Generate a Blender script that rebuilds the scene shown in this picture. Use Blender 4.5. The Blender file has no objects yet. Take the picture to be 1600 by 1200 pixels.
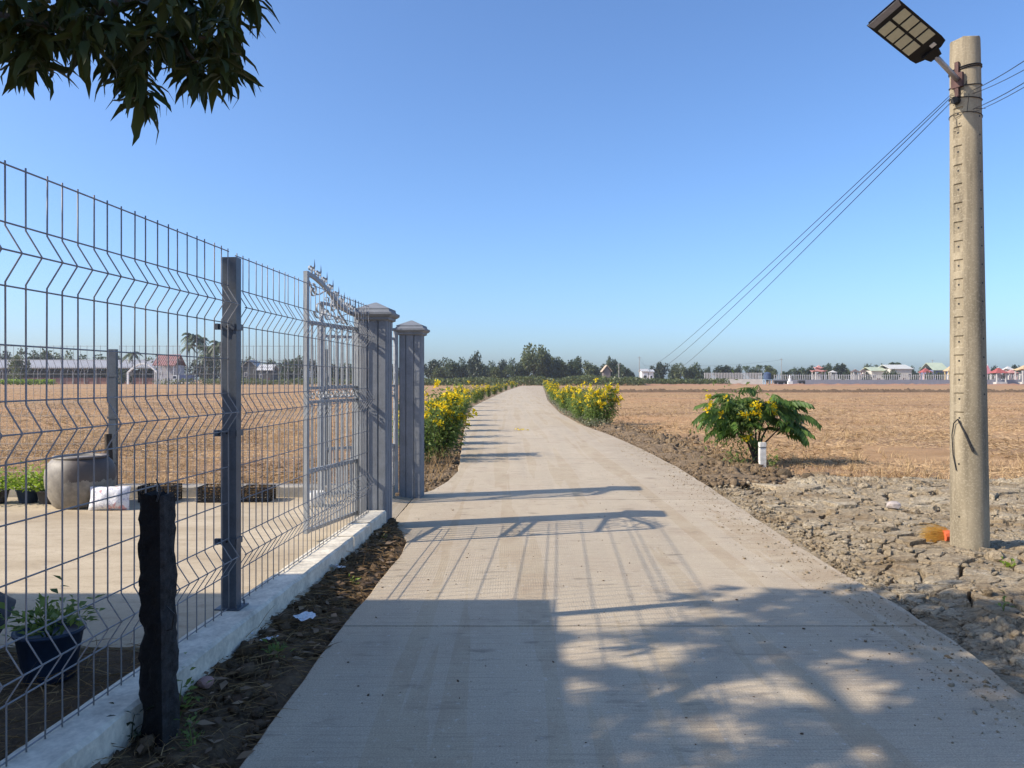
import bpy, math, random
import numpy as np
from mathutils import Vector, Matrix, noise as mnoise

rng = np.random.default_rng(7)
random.seed(7)
S = bpy.context.scene
R = math.radians

# ------------------------------------------------------------------ camera, sky, sun, exposure
CAMH = 1.55
FPX = 1200.0            # focal length in pixels of the 1600 px wide photograph
HZ = 593.0              # horizon row
cam_d = bpy.data.cameras.new('camera')
cam = bpy.data.objects.new('camera', cam_d)
S.collection.objects.link(cam)
cam.location = (0, 0, CAMH)
cam.rotation_euler = (R(90), 0, 0)
cam_d.sensor_width = 36.0
cam_d.lens = 36.0 * FPX / 1600.0
cam_d.shift_y = -(600.0 - HZ) / 1600.0
cam_d.clip_start = 0.05
cam_d.clip_end = 6000
S.camera = cam

SUN_EL = 36.0
SUN_DIR = Vector((-0.966 * math.cos(R(SUN_EL)), -0.259 * math.cos(R(SUN_EL)), math.sin(R(SUN_EL))))
w = bpy.data.worlds.new('World')
S.world = w
w.use_nodes = True
nt = w.node_tree
bg = nt.nodes['Background']
sky = nt.nodes.new('ShaderNodeTexSky')
sky.sky_type = 'NISHITA'
sky.sun_disc = False
sky.sun_elevation = R(SUN_EL)
sky.sun_rotation = R(255)
sky.altitude = 0
sky.air_density = 0.9
sky.dust_density = 1.5
sky.ozone_density = 8.0
nt.links.new(sky.outputs[0], bg.inputs[0])
bg.inputs[1].default_value = 0.15

sd = bpy.data.lights.new('sun', 'SUN')
sd.energy = 4.0
sd.angle = R(0.53)
sd.color = (1.0, 0.89, 0.74)
sun = bpy.data.objects.new('sun', sd)
S.collection.objects.link(sun)
sun.rotation_euler = SUN_DIR.to_track_quat('Z', 'Y').to_euler()
sun.location = (-20, -5, 20)

S.view_settings.view_transform = 'Standard'
S.view_settings.look = 'None'
S.view_settings.exposure = 0.68
S.view_settings.gamma = 1.0
S.view_settings.use_curve_mapping = False
S.cycles.use_denoising = True
S.cycles.max_bounces = 8
S.cycles.transparent_max_bounces = 8

# ------------------------------------------------------------------ helpers
COL = S.collection

def G(x, y, z=0.0):
    """photo pixel lying on a horizontal plane at height z -> (X, Y)"""
    Z = FPX * (CAMH - z) / (y - HZ)
    return ((x - 800.0) * Z / FPX, Z)

def D(x, y, Z):
    """photo pixel at known distance -> point"""
    return Vector(((x - 800.0) * Z / FPX, Z, CAMH + (HZ - y) * Z / FPX))

class MB:
    def __init__(self):
        self.v = []; self.f = []
    def add(self, verts, faces):
        o = len(self.v)
        self.v.extend([tuple(p) for p in verts])
        self.f.extend([tuple(i + o for i in q) for q in faces])
        return self
    def box(self, c, s, M=None):
        hx, hy, hz = s[0] / 2, s[1] / 2, s[2] / 2
        p = [Vector((sx * hx, sy * hy, sz * hz)) for sz in (-1, 1) for sy in (-1, 1) for sx in (-1, 1)]
        if M is not None:
            p = [M @ q for q in p]
        c = Vector(c)
        p = [q + c for q in p]
        return self.add(p, [(0, 2, 3, 1), (4, 5, 7, 6), (0, 1, 5, 4), (2, 6, 7, 3), (0, 4, 6, 2), (1, 3, 7, 5)])
    def tube(self, pts, r, n=6, caps=True):
        pts = [Vector(p) for p in pts]
        m = len(pts)
        rr = list(r) if hasattr(r, '__len__') else [r] * m
        t0 = (pts[1] - pts[0]).normalized()
        up = Vector((0, 0, 1)) if abs(t0.z) < 0.95 else Vector((1, 0, 0))
        a = t0.cross(up).normalized()
        vs = []
        for i in range(m):
            t = (pts[min(i + 1, m - 1)] - pts[max(i - 1, 0)])
            if t.length < 1e-9: t = t0
            t = t.normalized()
            a = (a - t * a.dot(t))
            if a.length < 1e-6: a = t.orthogonal()
            a = a.normalized()
            b = t.cross(a)
            for k in range(n):
                th = 2 * math.pi * k / n
                vs.append(pts[i] + (a * math.cos(th) + b * math.sin(th)) * rr[i])
        fs = []
        for i in range(m - 1):
            for k in range(n):
                k2 = (k + 1) % n
                fs.append((i * n + k, i * n + k2, (i + 1) * n + k2, (i + 1) * n + k))
        if caps:
            fs.append(tuple(range(n - 1, -1, -1)))
            fs.append(tuple((m - 1) * n + k for k in range(n)))
        return self.add(vs, fs)
    def bar(self, pts, wd, dp, side):
        """flat/square bar swept along pts; side = fixed side vector"""
        pts = [Vector(p) for p in pts]; side = Vector(side).normalized()
        vs = []; m = len(pts)
        for i in range(m):
            t = (pts[min(i + 1, m - 1)] - pts[max(i - 1, 0)]).normalized()
            nn = t.cross(side).normalized()
            for sa, sb in ((-1, -1), (1, -1), (1, 1), (-1, 1)):
                vs.append(pts[i] + side * sa * dp / 2 + nn * sb * wd / 2)
        fs = []
        for i in range(m - 1):
            for k in range(4):
                k2 = (k + 1) % 4
                fs.append((i * 4 + k, i * 4 + k2, (i + 1) * 4 + k2, (i + 1) * 4 + k))
        fs.append((3, 2, 1, 0)); fs.append(tuple((m - 1) * 4 + k for k in range(4)))
        return self.add(vs, fs)
    def lathe(self, prof, n=24, c=(0, 0, 0)):
        vs = []; m = len(prof)
        for r, z in prof:
            for k in range(n):
                th = 2 * math.pi * k / n
                vs.append((c[0] + r * math.cos(th), c[1] + r * math.sin(th), c[2] + z))
        fs = []
        for i in range(m - 1):
            for k in range(n):
                k2 = (k + 1) % n
                fs.append((i * n + k, i * n + k2, (i + 1) * n + k2, (i + 1) * n + k))
        if prof[0][0] > 1e-6: fs.append(tuple(range(n - 1, -1, -1)))
        if prof[-1][0] > 1e-6: fs.append(tuple((m - 1) * n + k for k in range(n)))
        return self.add(vs, fs)
    def mesh(self, name):
        me = bpy.data.meshes.new(name)
        me.from_pydata([tuple(p) for p in self.v], [], self.f)
        me.update()
        return me
    def obj(self, name, mat, parent=None, smooth=False):
        return link(name, self.mesh(name), mat, parent, smooth)

def link(name, me, mat=None, parent=None, smooth=False, loc=None, rot=None, scale=None):
    if mat is not None and len(me.materials) == 0:
        for m_ in (mat if isinstance(mat, (list, tuple)) else [mat]):
            me.materials.append(m_)
    if smooth and len(me.polygons):
        me.polygons.foreach_set('use_smooth', np.ones(len(me.polygons), dtype=bool))
    o = bpy.data.objects.new(name, me)
    COL.objects.link(o)
    if parent is not None:
        o.parent = parent
        if loc is None:                      # mesh was built in world coordinates
            o.matrix_parent_inverse = Matrix.Translation(-Vector(WLOC(parent)))
    if loc is not None: o.location = loc
    if rot is not None: o.rotation_euler = rot
    if scale is not None: o.scale = scale if hasattr(scale, '__len__') else (scale,) * 3
    return o

def WLOC(o):
    v = Vector(o.location)
    while o.parent is not None:
        pi = o.matrix_parent_inverse.translation
        o = o.parent
        v = v + pi + Vector(o.location)
    return v

def npmesh(name, V, F):
    """numpy verts (n,3), faces (m,k)"""
    me = bpy.data.meshes.new(name)
    V = np.asarray(V, dtype=np.float32); F = np.asarray(F, dtype=np.int32)
    k = F.shape[1]
    me.vertices.add(len(V)); me.vertices.foreach_set('co', V.ravel())
    me.loops.add(F.size); me.loops.foreach_set('vertex_index', F.ravel())
    me.polygons.add(len(F))
    me.polygons.foreach_set('loop_start', np.arange(0, F.size, k, dtype=np.int32))
    me.polygons.foreach_set('loop_total', np.full(len(F), k, dtype=np.int32))
    me.update(); me.validate()
    return me

def tag(o, label=None, cat=None, group=None, kind=None):
    if label: o['label'] = label
    if cat: o['category'] = cat
    if group: o['group'] = group
    if kind: o['kind'] = kind
    return o

def empty(name, loc, label=None, cat=None, group=None, rz=0.0, scale=1.0):
    o = bpy.data.objects.new(name, None)
    COL.objects.link(o)
    o.location = loc
    o.rotation_euler = (0, 0, rz)
    o.scale = (scale,) * 3 if not hasattr(scale, '__len__') else scale
    o.empty_display_size = 0.1
    return tag(o, label, cat, group)

def copy_tree(o, parent=None):
    c = o.copy(); COL.objects.link(c); c.parent = parent
    for ch in list(o.children):
        copy_tree(ch, c)
    return c

ORD = ['first', 'second', 'third', 'fourth', 'fifth', 'sixth', 'seventh', 'eighth', 'ninth', 'tenth', 'eleventh', 'twelfth',
       'thirteenth', 'fourteenth', 'fifteenth', 'sixteenth', 'seventeenth', 'eighteenth', 'nineteenth', 'twentieth',
       'twenty-first', 'twenty-second', 'twenty-third', 'twenty-fourth', 'twenty-fifth', 'twenty-sixth', 'twenty-seventh',
       'twenty-eighth', 'twenty-ninth', 'thirtieth']

def vnoise(X, Y, sc, seed=0):
    """cheap vectorised value noise 0..1"""
    x = np.asarray(X) * sc + seed * 17.3; y = np.asarray(Y) * sc + seed * 9.1
    xi = np.floor(x).astype(np.int64); yi = np.floor(y).astype(np.int64)
    fx = x - xi; fy = y - yi
    fx = fx * fx * (3 - 2 * fx); fy = fy * fy * (3 - 2 * fy)
    def h(a, b):
        n = (a * 374761393 + b * 668265263 + seed * 1442695) & 0xffffffff
        n = ((n ^ (n >> 13)) * 1274126177) & 0xffffffff
        return ((n ^ (n >> 16)) & 0xffff) / 65535.0
    return (h(xi, yi) * (1 - fx) + h(xi + 1, yi) * fx) * (1 - fy) + (h(xi, yi + 1) * (1 - fx) + h(xi + 1, yi + 1) * fx) * fy

def fbm(X, Y, sc, oct=4, seed=0):
    s = 0; a = 0.5; t = 0
    for i in range(oct):
        s = s + a * vnoise(X, Y, sc * 2 ** i, seed + i * 3); t += a; a *= 0.5
    return s / t

# ------------------------------------------------------------------ materials
def lin(r, g, b):
    f = lambda c: (c / 255 / 12.92) if c / 255 <= 0.04045 else (((c / 255 + 0.055) / 1.055) ** 2.4)
    return (f(r), f(g), f(b), 1.0)

class NT:
    """tiny node helper"""
    def __init__(self, name):
        self.m = bpy.data.materials.new(name); self.m.use_nodes = True
        self.t = self.m.node_tree; self.n = self.t.nodes
        self.b = self.n['Principled BSDF']; self.out = self.n['Material Output']
        self._pos = None
    def pos(self):
        if self._pos is None:
            self._pos = self.n.new('ShaderNodeNewGeometry').outputs['Position']
        return self._pos
    def obj(self):
        return self.n.new('ShaderNodeTexCoord').outputs['Object']
    def map(self, src, scale=(1, 1, 1), rot=(0, 0, 0), loc=(0, 0, 0)):
        k = self.n.new('ShaderNodeMapping'); k.inputs['Scale'].default_value = scale; k.inputs['Rotation'].default_value = rot
        k.inputs['Location'].default_value = loc
        self.t.links.new(src, k.inputs[0]); return k.outputs[0]
    def noise(self, vec, sc, det=4, rough=0.55, dist=0.0):
        k = self.n.new('ShaderNodeTexNoise'); k.inputs['Scale'].default_value = sc; k.inputs['Detail'].default_value = det
        k.inputs['Roughness'].default_value = rough; k.inputs['Distortion'].default_value = dist
        self.t.links.new(vec, k.inputs['Vector']); return k.outputs['Fac']
    def voro(self, vec, sc, feat='F1'):
        k = self.n.new('ShaderNodeTexVoronoi'); k.feature = feat; k.inputs['Scale'].default_value = sc
        self.t.links.new(vec, k.inputs['Vector']); return k.outputs['Distance']
    def ramp(self, fac, p0, p1, c0=(0, 0, 0, 1), c1=(1, 1, 1, 1)):
        k = self.n.new('ShaderNodeValToRGB'); e = k.color_ramp.elements
        e[0].position = p0; e[1].position = p1; e[0].color = c0; e[1].color = c1
        self.t.links.new(fac, k.inputs[0]); return k.outputs[0]
    def mix(self, fac, a, b, mode='MIX'):
        k = self.n.new('ShaderNodeMix'); k.data_type = 'RGBA'; k.blend_type = mode
        for i, v in ((0, fac), (6, a), (7, b)):
            if hasattr(v, 'is_output'): self.t.links.new(v, k.inputs[i])
            else: k.inputs[i].default_value = v
        return k.outputs[2]
    def math(self, op, a, b=0.0):
        k = self.n.new('ShaderNodeMath'); k.operation = op
        for i, v in ((0, a), (1, b)):
            if hasattr(v, 'is_output'): self.t.links.new(v, k.inputs[i])
            else: k.inputs[i].default_value = v
        return k.outputs[0]
    def sep(self, v):
        k = self.n.new('ShaderNodeSeparateXYZ'); self.t.links.new(v, k.inputs[0]); return k.outputs
    def bump(self, h, strength=0.4, dist=0.02):
        k = self.n.new('ShaderNodeBump'); k.inputs['Strength'].default_value = strength; k.inputs['Distance'].default_value = dist
        self.t.links.new(h, k.inputs['Height']); self.t.links.new(k.outputs[0], self.b.inputs['Normal']); return k
    def col(self, c): 
        if hasattr(c, 'is_output'): self.t.links.new(c, self.b.inputs['Base Color'])
        else: self.b.inputs['Base Color'].default_value = c
    def set(self, rough=0.8, metal=0.0, spec=0.3):
        self.b.inputs['Roughness'].default_value = rough; self.b.inputs['Metallic'].default_value = metal
        self.b.inputs['Specular IOR Level'].default_value = spec
        return self.m

def simple(name, c, rough=0.75, var=0.25, sc=6.0, bump=0.2, metal=0.0, spec=0.3, bd=0.01, objspace=True):
    """plain painted / raw surface with blotchy tone variation and a little relief"""
    t = NT(name)
    src = t.obj() if objspace else t.pos()
    n1 = t.noise(src, sc, 5); n2 = t.noise(src, sc * 7, 3)
    k = t.math('ADD', t.math('MULTIPLY', n1, 0.65), t.math('MULTIPLY', n2, 0.35))
    lo = tuple(v * (1 - var) for v in c[:3]) + (1,); hi = tuple(min(1, v * (1 + var)) for v in c[:3]) + (1,)
    t.col(t.ramp(k, 0.32, 0.68, lo, hi))
    if bump: t.bump(k, bump, bd)
    return t.set(rough, metal, spec)

def leafmat(name, c0, c1, trans=0.35, rough=0.5, spec=0.4):
    """leaf colour varied from leaf to leaf, light shining through"""
    t = NT(name)
    geo = t.n.new('ShaderNodeNewGeometry')
    oi = t.n.new('ShaderNodeObjectInfo')
    f = t.math('FRACT', t.math('ADD', geo.outputs['Random Per Island'], oi.outputs['Random']))
    c = t.ramp(f, 0.05, 0.95, c0, c1)
    t.col(c); t.set(rough, 0, spec)
    tr = t.n.new('ShaderNodeBsdfTranslucent')
    tc = t.mix(0.5, c, tuple(min(1, v * 1.6) for v in c1[:3]) + (1,))
    t.t.links.new(tc, tr.inputs[0])
    mx = t.n.new('ShaderNodeMixShader'); mx.inputs[0].default_value = trans
    t.t.links.new(t.b.outputs[0], mx.inputs[1]); t.t.links.new(tr.outputs[0], mx.inputs[2])
    t.t.links.new(mx.outputs[0], t.out.inputs[0])
    return t.m

def concrete_road():
    t = NT('road_concrete'); p = t.pos()
    big = t.noise(t.map(p, (0.5, 0.35, 1)), 1.0, 5, 0.6)
    mid = t.noise(t.map(p, (2.2, 1.4, 1)), 1.0, 6, 0.65, 0.4)
    fine = t.noise(p, 130, 3, 0.6)
    broom = t.noise(t.map(p, (2.0, 75, 1)), 1.0, 2, 0.5)
    c = t.ramp(big, 0.3, 0.7, (0.45, 0.362, 0.24, 1), (0.58, 0.48, 0.333, 1))
    c = t.mix(t.math('MULTIPLY', t.ramp(mid, 0.46, 0.74), 0.8), c, (0.40, 0.295, 0.19, 1))                         # brown mud film
    x, y, z = t.sep(p)
    edge = t.math('MULTIPLY', t.math('SUBTRACT', x, 1.35), 0.72)
    edge = t.math('MULTIPLY', t.math('MAXIMUM', t.math('MINIMUM', edge, 1.0), 0.0), t.ramp(t.noise(t.map(p, (1.3, 3.4, 1)), 1.0, 5), 0.35, 0.65))
    c = t.mix(t.math('MULTIPLY', edge, 0.85), c, (0.38, 0.275, 0.165, 1))
    trk = t.noise(t.map(p, (3.2, 0.10, 1), loc=(1.7, 0, 0)), 1.0, 3, 0.5)
    c = t.mix(t.math('MULTIPLY', t.ramp(trk, 0.5, 0.68), 0.35), c, (0.36, 0.30, 0.22, 1))
    c = t.mix(t.math('MULTIPLY', t.ramp(trk, 0.45, 0.30), 0.25), c, (0.62, 0.54, 0.42, 1))                  # trodden-in soil by the field side
    st = t.noise(t.map(p, (2.6, 7.0, 1), loc=(3, 1, 0)), 1.0, 4, 0.6)
    c = t.mix(t.math('MULTIPLY', t.ramp(st, 0.60, 0.72), 0.55), c, (0.15, 0.125, 0.09, 1))   # scuffed dark stains
    c = t.mix(t.math('MULTIPLY', t.ramp(broom, 0.5, 0.75), 0.30), c, (0.16, 0.14, 0.11, 1))
    fl = t.noise(p, 34, 4, 0.7)
    c = t.mix(t.ramp(fine, 0.42, 0.60), t.mix(0.30, c, (0.10, 0.09, 0.08, 1)), c)
    c = t.mix(t.math('MULTIPLY', t.ramp(fl, 0.60, 0.70), 0.45), c, (0.14, 0.12, 0.09, 1))
    c = t.mix(t.math('MULTIPLY', t.ramp(t.noise(t.map(p, (21, 21, 21), loc=(5, 2, 0)), 1.0, 4, 0.7), 0.60, 0.72), 0.4), c, (0.70, 0.66, 0.58, 1))
    t.col(c)
    # imprint of a woven net pressed into the fresh concrete, worn away in places
    gx = t.math('SINE', t.math('MULTIPLY', x, 330.0)); gy = t.math('SINE', t.math('MULTIPLY', y, 290.0))
    net = t.math('MULTIPLY', t.math('MULTIPLY', t.math('ADD', gx, gy), 0.5), t.ramp(t.noise(p, 1.1, 3), 0.45, 0.62))
    h = t.math('ADD', t.math('MULTIPLY', broom, 0.5), t.math('ADD', t.math('MULTIPLY', fine, 0.45), t.math('MULTIPLY', net, 0.07)))
    h = t.math('ADD', h, t.math('MULTIPLY', mid, 0.8))
    t.bump(h, 0.7, 0.012)
    return t.set(0.88, 0, 0.25)

def soilmat(name, c0, c1, c2, sc=3.0, bd=0.03, bs=0.7):
    t = NT(name); p = t.pos()
    a = t.noise(p, sc, 6, 0.65, 0.3); b = t.noise(p, sc * 9, 5, 0.7); d = t.noise(p, sc * 40, 3, 0.6)
    c = t.ramp(a, 0.3, 0.7, c0, c1)
    c = t.mix(t.ramp(b, 0.42, 0.72), c, c2)
    t.col(c)
    h = t.math('ADD', t.math('MULTIPLY', b, 1.0), t.math('MULTIPLY', d, 0.35))
    t.bump(h, bs, bd)
    return t.set(0.95, 0, 0.15)

def fieldmat():
    t = NT('dry_stubble_ground'); p = t.pos()
    big = t.noise(t.map(p, (0.05, 0.09, 1)), 1.0, 4, 0.6)
    mid = t.noise(t.map(p, (0.55, 0.8, 1)), 1.0, 5, 0.65)
    fin = t.noise(p, 9, 5, 0.7)
    ff = t.noise(t.map(p, (40, 22, 1)), 1.0, 4, 0.7)
    c = t.ramp(mid, 0.28, 0.72, (0.26, 0.155, 0.075, 1), (0.52, 0.335, 0.175, 1))
    c = t.mix(t.math('MULTIPLY', t.ramp(big, 0.42, 0.62), 0.6), c, (0.48, 0.27, 0.135, 1))
    pat = t.noise(t.map(p, (0.16, 0.26, 1), loc=(4, 9, 0)), 1.0, 5, 0.65)
    c = t.mix(t.math('MULTIPLY', t.ramp(pat, 0.48, 0.62), 0.7), c, (0.27, 0.175, 0.11, 1))
    c = t.mix(t.math('MULTIPLY', t.ramp(fin, 0.5, 0.7), 0.55), c, (0.15, 0.095, 0.055, 1))
    c = t.mix(t.math('MULTIPLY', t.ramp(ff, 0.55, 0.72), 0.6), c, (0.58, 0.42, 0.22, 1))
    t.col(c)
    t.bump(t.math('ADD', fin, t.math('MULTIPLY', ff, 0.5)), 0.8, 0.05)
    return t.set(0.95, 0, 0.1)

M = {}
M['road'] = concrete_road()
M['field'] = fieldmat()
def mudmat():
    t = NT('cracked_mud'); p = t.pos()
    geo_ = t.n.new('ShaderNodeNewGeometry'); oi = t.n.new('ShaderNodeObjectInfo')
    rnd = t.math('FRACT', t.math('ADD', geo_.outputs['Random Per Island'], oi.outputs['Random']))
    a = t.noise(p, 1.3, 4, .6); b = t.noise(t.map(p, (20, 38, 26)), 1.0, 6, .72, .6); d = t.noise(p, 9, 5, .65)
    c = t.ramp(a, .32, .68, (0.31, 0.225, 0.13, 1), (0.57, 0.485, 0.345, 1))
    c = t.mix(t.math('MULTIPLY', rnd, .35), c, (0.27, 0.205, 0.13, 1))
    c = t.mix(t.math('MULTIPLY', t.ramp(b, .48, .64), .75), c, (0.15, 0.11, 0.065, 1))
    c = t.mix(t.math('MULTIPLY', t.ramp(d, .56, .7), .5), c, (0.56, 0.51, 0.41, 1))
    t.col(c); t.bump(t.math('ADD', t.math('MULTIPLY', b, .8), d), 1.0, .05)
    return t.set(.95, 0, .12)
M['mud'] = mudmat()
M['mud_gap'] = soilmat('mud_in_the_cracks', (0.09, 0.065, 0.04, 1), (0.16, 0.12, 0.075, 1), (0.07, 0.05, 0.03, 1), 4, 0.03)
M['soil'] = soilmat('dark_litter_soil', (0.075, 0.052, 0.035, 1), (0.15, 0.105, 0.065, 1), (0.21, 0.14, 0.075, 1), 4, 0.03, 0.9)
M['verge'] = soilmat('verge_soil', (0.21, 0.15, 0.09, 1), (0.38, 0.28, 0.175, 1), (0.13, 0.09, 0.055, 1), 3, 0.05, 1.0)
def yardmat():
    t = NT('yard_concrete'); p = t.pos()
    a = t.noise(t.map(p, (.7, 1.1, 1)), 1.0, 6, .65, .4); b = t.noise(t.map(p, (3.5, 8, 1)), 1.0, 5, .7); d = t.noise(p, 40, 4, .65)
    c = t.ramp(a, .3, .7, (.37, .295, .195, 1), (.54, .455, .325, 1))
    c = t.mix(t.math('MULTIPLY', t.ramp(b, .52, .7), .55), c, (.27, .205, .135, 1))
    c = t.mix(t.math('MULTIPLY', t.ramp(d, .56, .68), .4), c, (.20, .16, .11, 1))
    t.col(c); t.bump(t.math('ADD', b, d), .4, .006); return t.set(.9, 0, .2)
M['yard'] = yardmat()
M['plinth'] = simple('plinth_render', (0.66, 0.60, 0.48, 1), 0.88, 0.34, 6, 0.5, objspace=False, bd=0.012)
M['kerb'] = simple('raw_concrete', (0.33, 0.30, 0.25, 1), 0.9, 0.25, 6, 0.4, objspace=False)
M['galv'] = simple('galvanised_steel', (0.085, 0.10, 0.12, 1), 0.45, 0.25, 9, 0.05, metal=0.3, spec=0.5, objspace=False)
M['wire'] = simple('galvanised_wire', (0.25, 0.25, 0.255, 1), 0.55, 0.15, 20, 0.0, metal=0.2, spec=0.4, objspace=False)
M['gate'] = simple('grey_gate_paint', (0.27, 0.29, 0.305, 1), 0.5, 0.2, 12, 0.05, metal=0.1, spec=0.5, objspace=False)
M['pillar'] = simple('grey_pillar_paint', (0.185, 0.20, 0.22, 1), 0.7, 0.2, 7, 0.35, objspace=False, bd=0.004)
M['pole'] = None
M['straw'] = leafmat('straw', (0.37, 0.24, 0.125, 1), (0.60, 0.44, 0.26, 1), 0.2, 0.7, 0.2)
M['straw_mix'] = leafmat('mixed_straw', (0.20, 0.12, 0.055, 1), (0.62, 0.44, 0.23, 1), 0.2, 0.7, 0.2)
M['straw_dark'] = leafmat('weathered_straw', (0.12, 0.075, 0.038, 1), (0.36, 0.24, 0.115, 1), 0.1, 0.8, 0.1)
M['mango'] = leafmat('mango_leaf', (0.014, 0.026, 0.007, 1), (0.045, 0.062, 0.013, 1), 0.14, 0.6, 0.2)
M['bark'] = simple('bark', (0.065, 0.05, 0.036, 1), 0.9, 0.35, 14, 0.7, objspace=False, bd=0.02)
M['shrub'] = leafmat('shrub_leaf', (0.06, 0.11, 0.022, 1), (0.19, 0.26, 0.065, 1), 0.4)
M['flower'] = leafmat('yellow_petal', (0.72, 0.46, 0.01, 1), (0.88, 0.70, 0.03, 1), 0.35, 0.6, 0.2)
M['senna'] = leafmat('pinnate_leaf', (0.04, 0.09, 0.014, 1), (0.11, 0.19, 0.035, 1), 0.35)
M['tree_a'] = leafmat('far_tree_leaf', (0.035, 0.055, 0.02, 1), (0.08, 0.105, 0.04, 1), 0.25)
M['tree_b'] = leafmat('far_tree_olive_leaf', (0.06, 0.08, 0.025, 1), (0.13, 0.15, 0.05, 1), 0.25)
M['tree_c'] = leafmat('far_tree_dark_leaf', (0.02, 0.032, 0.014, 1), (0.05, 0.068, 0.03, 1), 0.2)
M['palm'] = leafmat('palm_leaf', (0.03, 0.05, 0.015, 1), (0.085, 0.11, 0.04, 1), 0.25)
M['limegreen'] = leafmat('lime_leaf', (0.13, 0.22, 0.015, 1), (0.26, 0.36, 0.04, 1), 0.4)
M['black'] = simple('black_plastic', (0.012, 0.012, 0.013, 1), 0.5, 0.3, 8, 0.05)
M['white'] = simple('white_paint', (0.72, 0.71, 0.68, 1), 0.7, 0.1, 6, 0.1)

# ------------------------------------------------------------------ ground, road, yard
def grid_mesh(name, xs, ys, zfun):
    X, Y = np.meshgrid(xs, ys)
    Z = zfun(X, Y)
    V = np.stack([X, Y, Z], -1).reshape(-1, 3)
    nx = len(xs); ny = len(ys)
    i = np.arange(nx * ny).reshape(ny, nx)
    F = np.stack([i[:-1, :-1], i[:-1, 1:], i[1:, 1:], i[1:, :-1]], -1).reshape(-1, 4)
    return npmesh(name, V, F)

# the field: one sheet to the horizon, fine near the camera, gently lumpy
def geo(a, b, n, p=2.2):
    return a + (b - a) * np.linspace(0, 1, n) ** p
gx = np.concatenate([-geo(0, 2500, 70, 3.2)[::-1][:-1], geo(0, 2500, 70, 3.2)])
gy = np.concatenate([np.linspace(-60, 6, 16)[:-1], 6 + geo(0, 3500, 150, 3.2)])
def field_z(X, Y):
    z = -0.075 + 0.05 * (fbm(X, Y, 0.9, 3, 4) - 0.5) * np.clip((Y - 9) / 4, 0, 1)
    return z - 0.05 * (np.abs(X - 0.5) < 3.2) * (Y < 230)
ground = link('ground', grid_mesh('ground', gx, gy, field_z), M['field'], smooth=True)
tag(ground, 'flat harvested rice field of dry tan stubble reaching the far trees', kind='structure')

# road edges, traced as (photo x, y) on the ground
LE = [(-1.11, 1.2), (-1.10, 3.06), (-1.066, 4.83), (-1.02, 5.9), (-0.985, 6.7), (-1.0, 7.3), (-1.13, 7.85), (-1.30, 8.3), (-1.30, 10.35)]
LE += [G(676, 766), G(700, 751), G(716, 736), G(721, 702), G(724, 680), G(730, 653), G(739, 635), G(766, 622), G(790, 611), G(811, 604), G(822, 601)]
RE = [(2.75, 1.2), (2.62, 3.3), G(1600, 1085), G(1490, 1000), G(1395, 940), G(1300, 885), G(1215, 832), G(1160, 795), G(1110, 762), G(1065, 733), G(1000, 700), G(955, 680), G(910, 664), G(876, 646), G(856, 626), G(851, 611), G(848, 604), G(847, 601)]
LE = np.array(LE); RE = np.array(RE)
def lx(y): return np.interp(y, LE[:, 1], LE[:, 0])
def rx(y): return np.interp(y, RE[:, 1], RE[:, 0])

road = empty('road', (0, 0, 0)); tag(road, 'pale concrete lane running straight out between the fields', kind='structure')
cuts = [1.2, 4.83]
while cuts[-1] < 190: cuts.append(cuts[-1] + 5.1)
cuts.append(193.0)
for i in range(len(cuts) - 1):
    a, b = cuts[i] + 0.008, cuts[i + 1] - 0.008
    ys = np.linspace(a, b, max(4, int((b - a) / (0.12 if a < 16 else 0.6))))
    mb = MB(); n = len(ys)
    wob = lambda y, k: 0.018 * (float(fbm(np.array([y]), np.array([k * 5.0]), 3.0, 3, 8)[0]) - 0.5) * 2
    V = []
    for y in ys:
        l = float(lx(y)) + wob(y, 1); r = float(rx(y)) + wob(y, 2)
        V += [(l, y, -0.14), (l, y, -0.008), (l + 0.010, y, 0.0), (r - 0.010, y, 0.0), (r, y, -0.008), (r, y, -0.14)]
    F = []
    for j in range(n - 1):
        for k in range(5):
            F.append((j * 6 + k + 1, j * 6 + k, (j + 1) * 6 + k, (j + 1) * 6 + k + 1)[::-1] if False else (j * 6 + k, (j + 1) * 6 + k, (j + 1) * 6 + k + 1, j * 6 + k + 1))
    F.append((0, 1, 2, 3, 4, 5)); F.append(tuple((n - 1) * 6 + k for k in range(5, -1, -1)))
    mb.add(V, F); mb.obj('concrete_slab', M['road'], road)

# fence axis
FD = Vector((0.0611, 0.99813, 0)); FN = Vector((0.99813, -0.0611, 0)); F0 = Vector((-1.93, 0, 0))
def FW(s, o, z): return F0 + FD * s + FN * o + Vector((0, 0, z))
def fx(y, o=0.0): return -1.93 + 0.0612 * y + o

yard = empty('yard', (0, 0, 0)); tag(yard, 'sunlit bare concrete yard behind the wire fence', kind='structure')
mb = MB()
ysl = [4.3, 5.6, 8.2]
P = [(-14, 4.35)] + [(fx(y, -0.065), y) for y in np.linspace(4.3, 8.2, 6)] + [(-1.62, 8.25), (-1.62, 9.78), (-14, 9.78)]
n = len(P)
mb.add([(x, y, 0.05) for x, y in P] + [(x, y, -0.2) for x, y in P], [tuple(range(n))] + [(i, i + n, (i + 1) % n + n, (i + 1) % n) for i in range(n)])
mb.obj('yard_slab', M['yard'], yard)
mb = MB()
P = [(-1.618, 8.26, 0.048), (-1.303, 8.26, -0.002), (-1.303, 10.33, -0.002), (-1.618, 9.85, 0.048)]
mb.add(P + [(x, y, -0.2) for x, y, z in P], [(0, 1, 2, 3)] + [(i, i + 4, (i + 1) % 4 + 4, (i + 1) % 4) for i in range(4)])
mb.obj('entrance_ramp', M['road'], yard)

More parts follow.
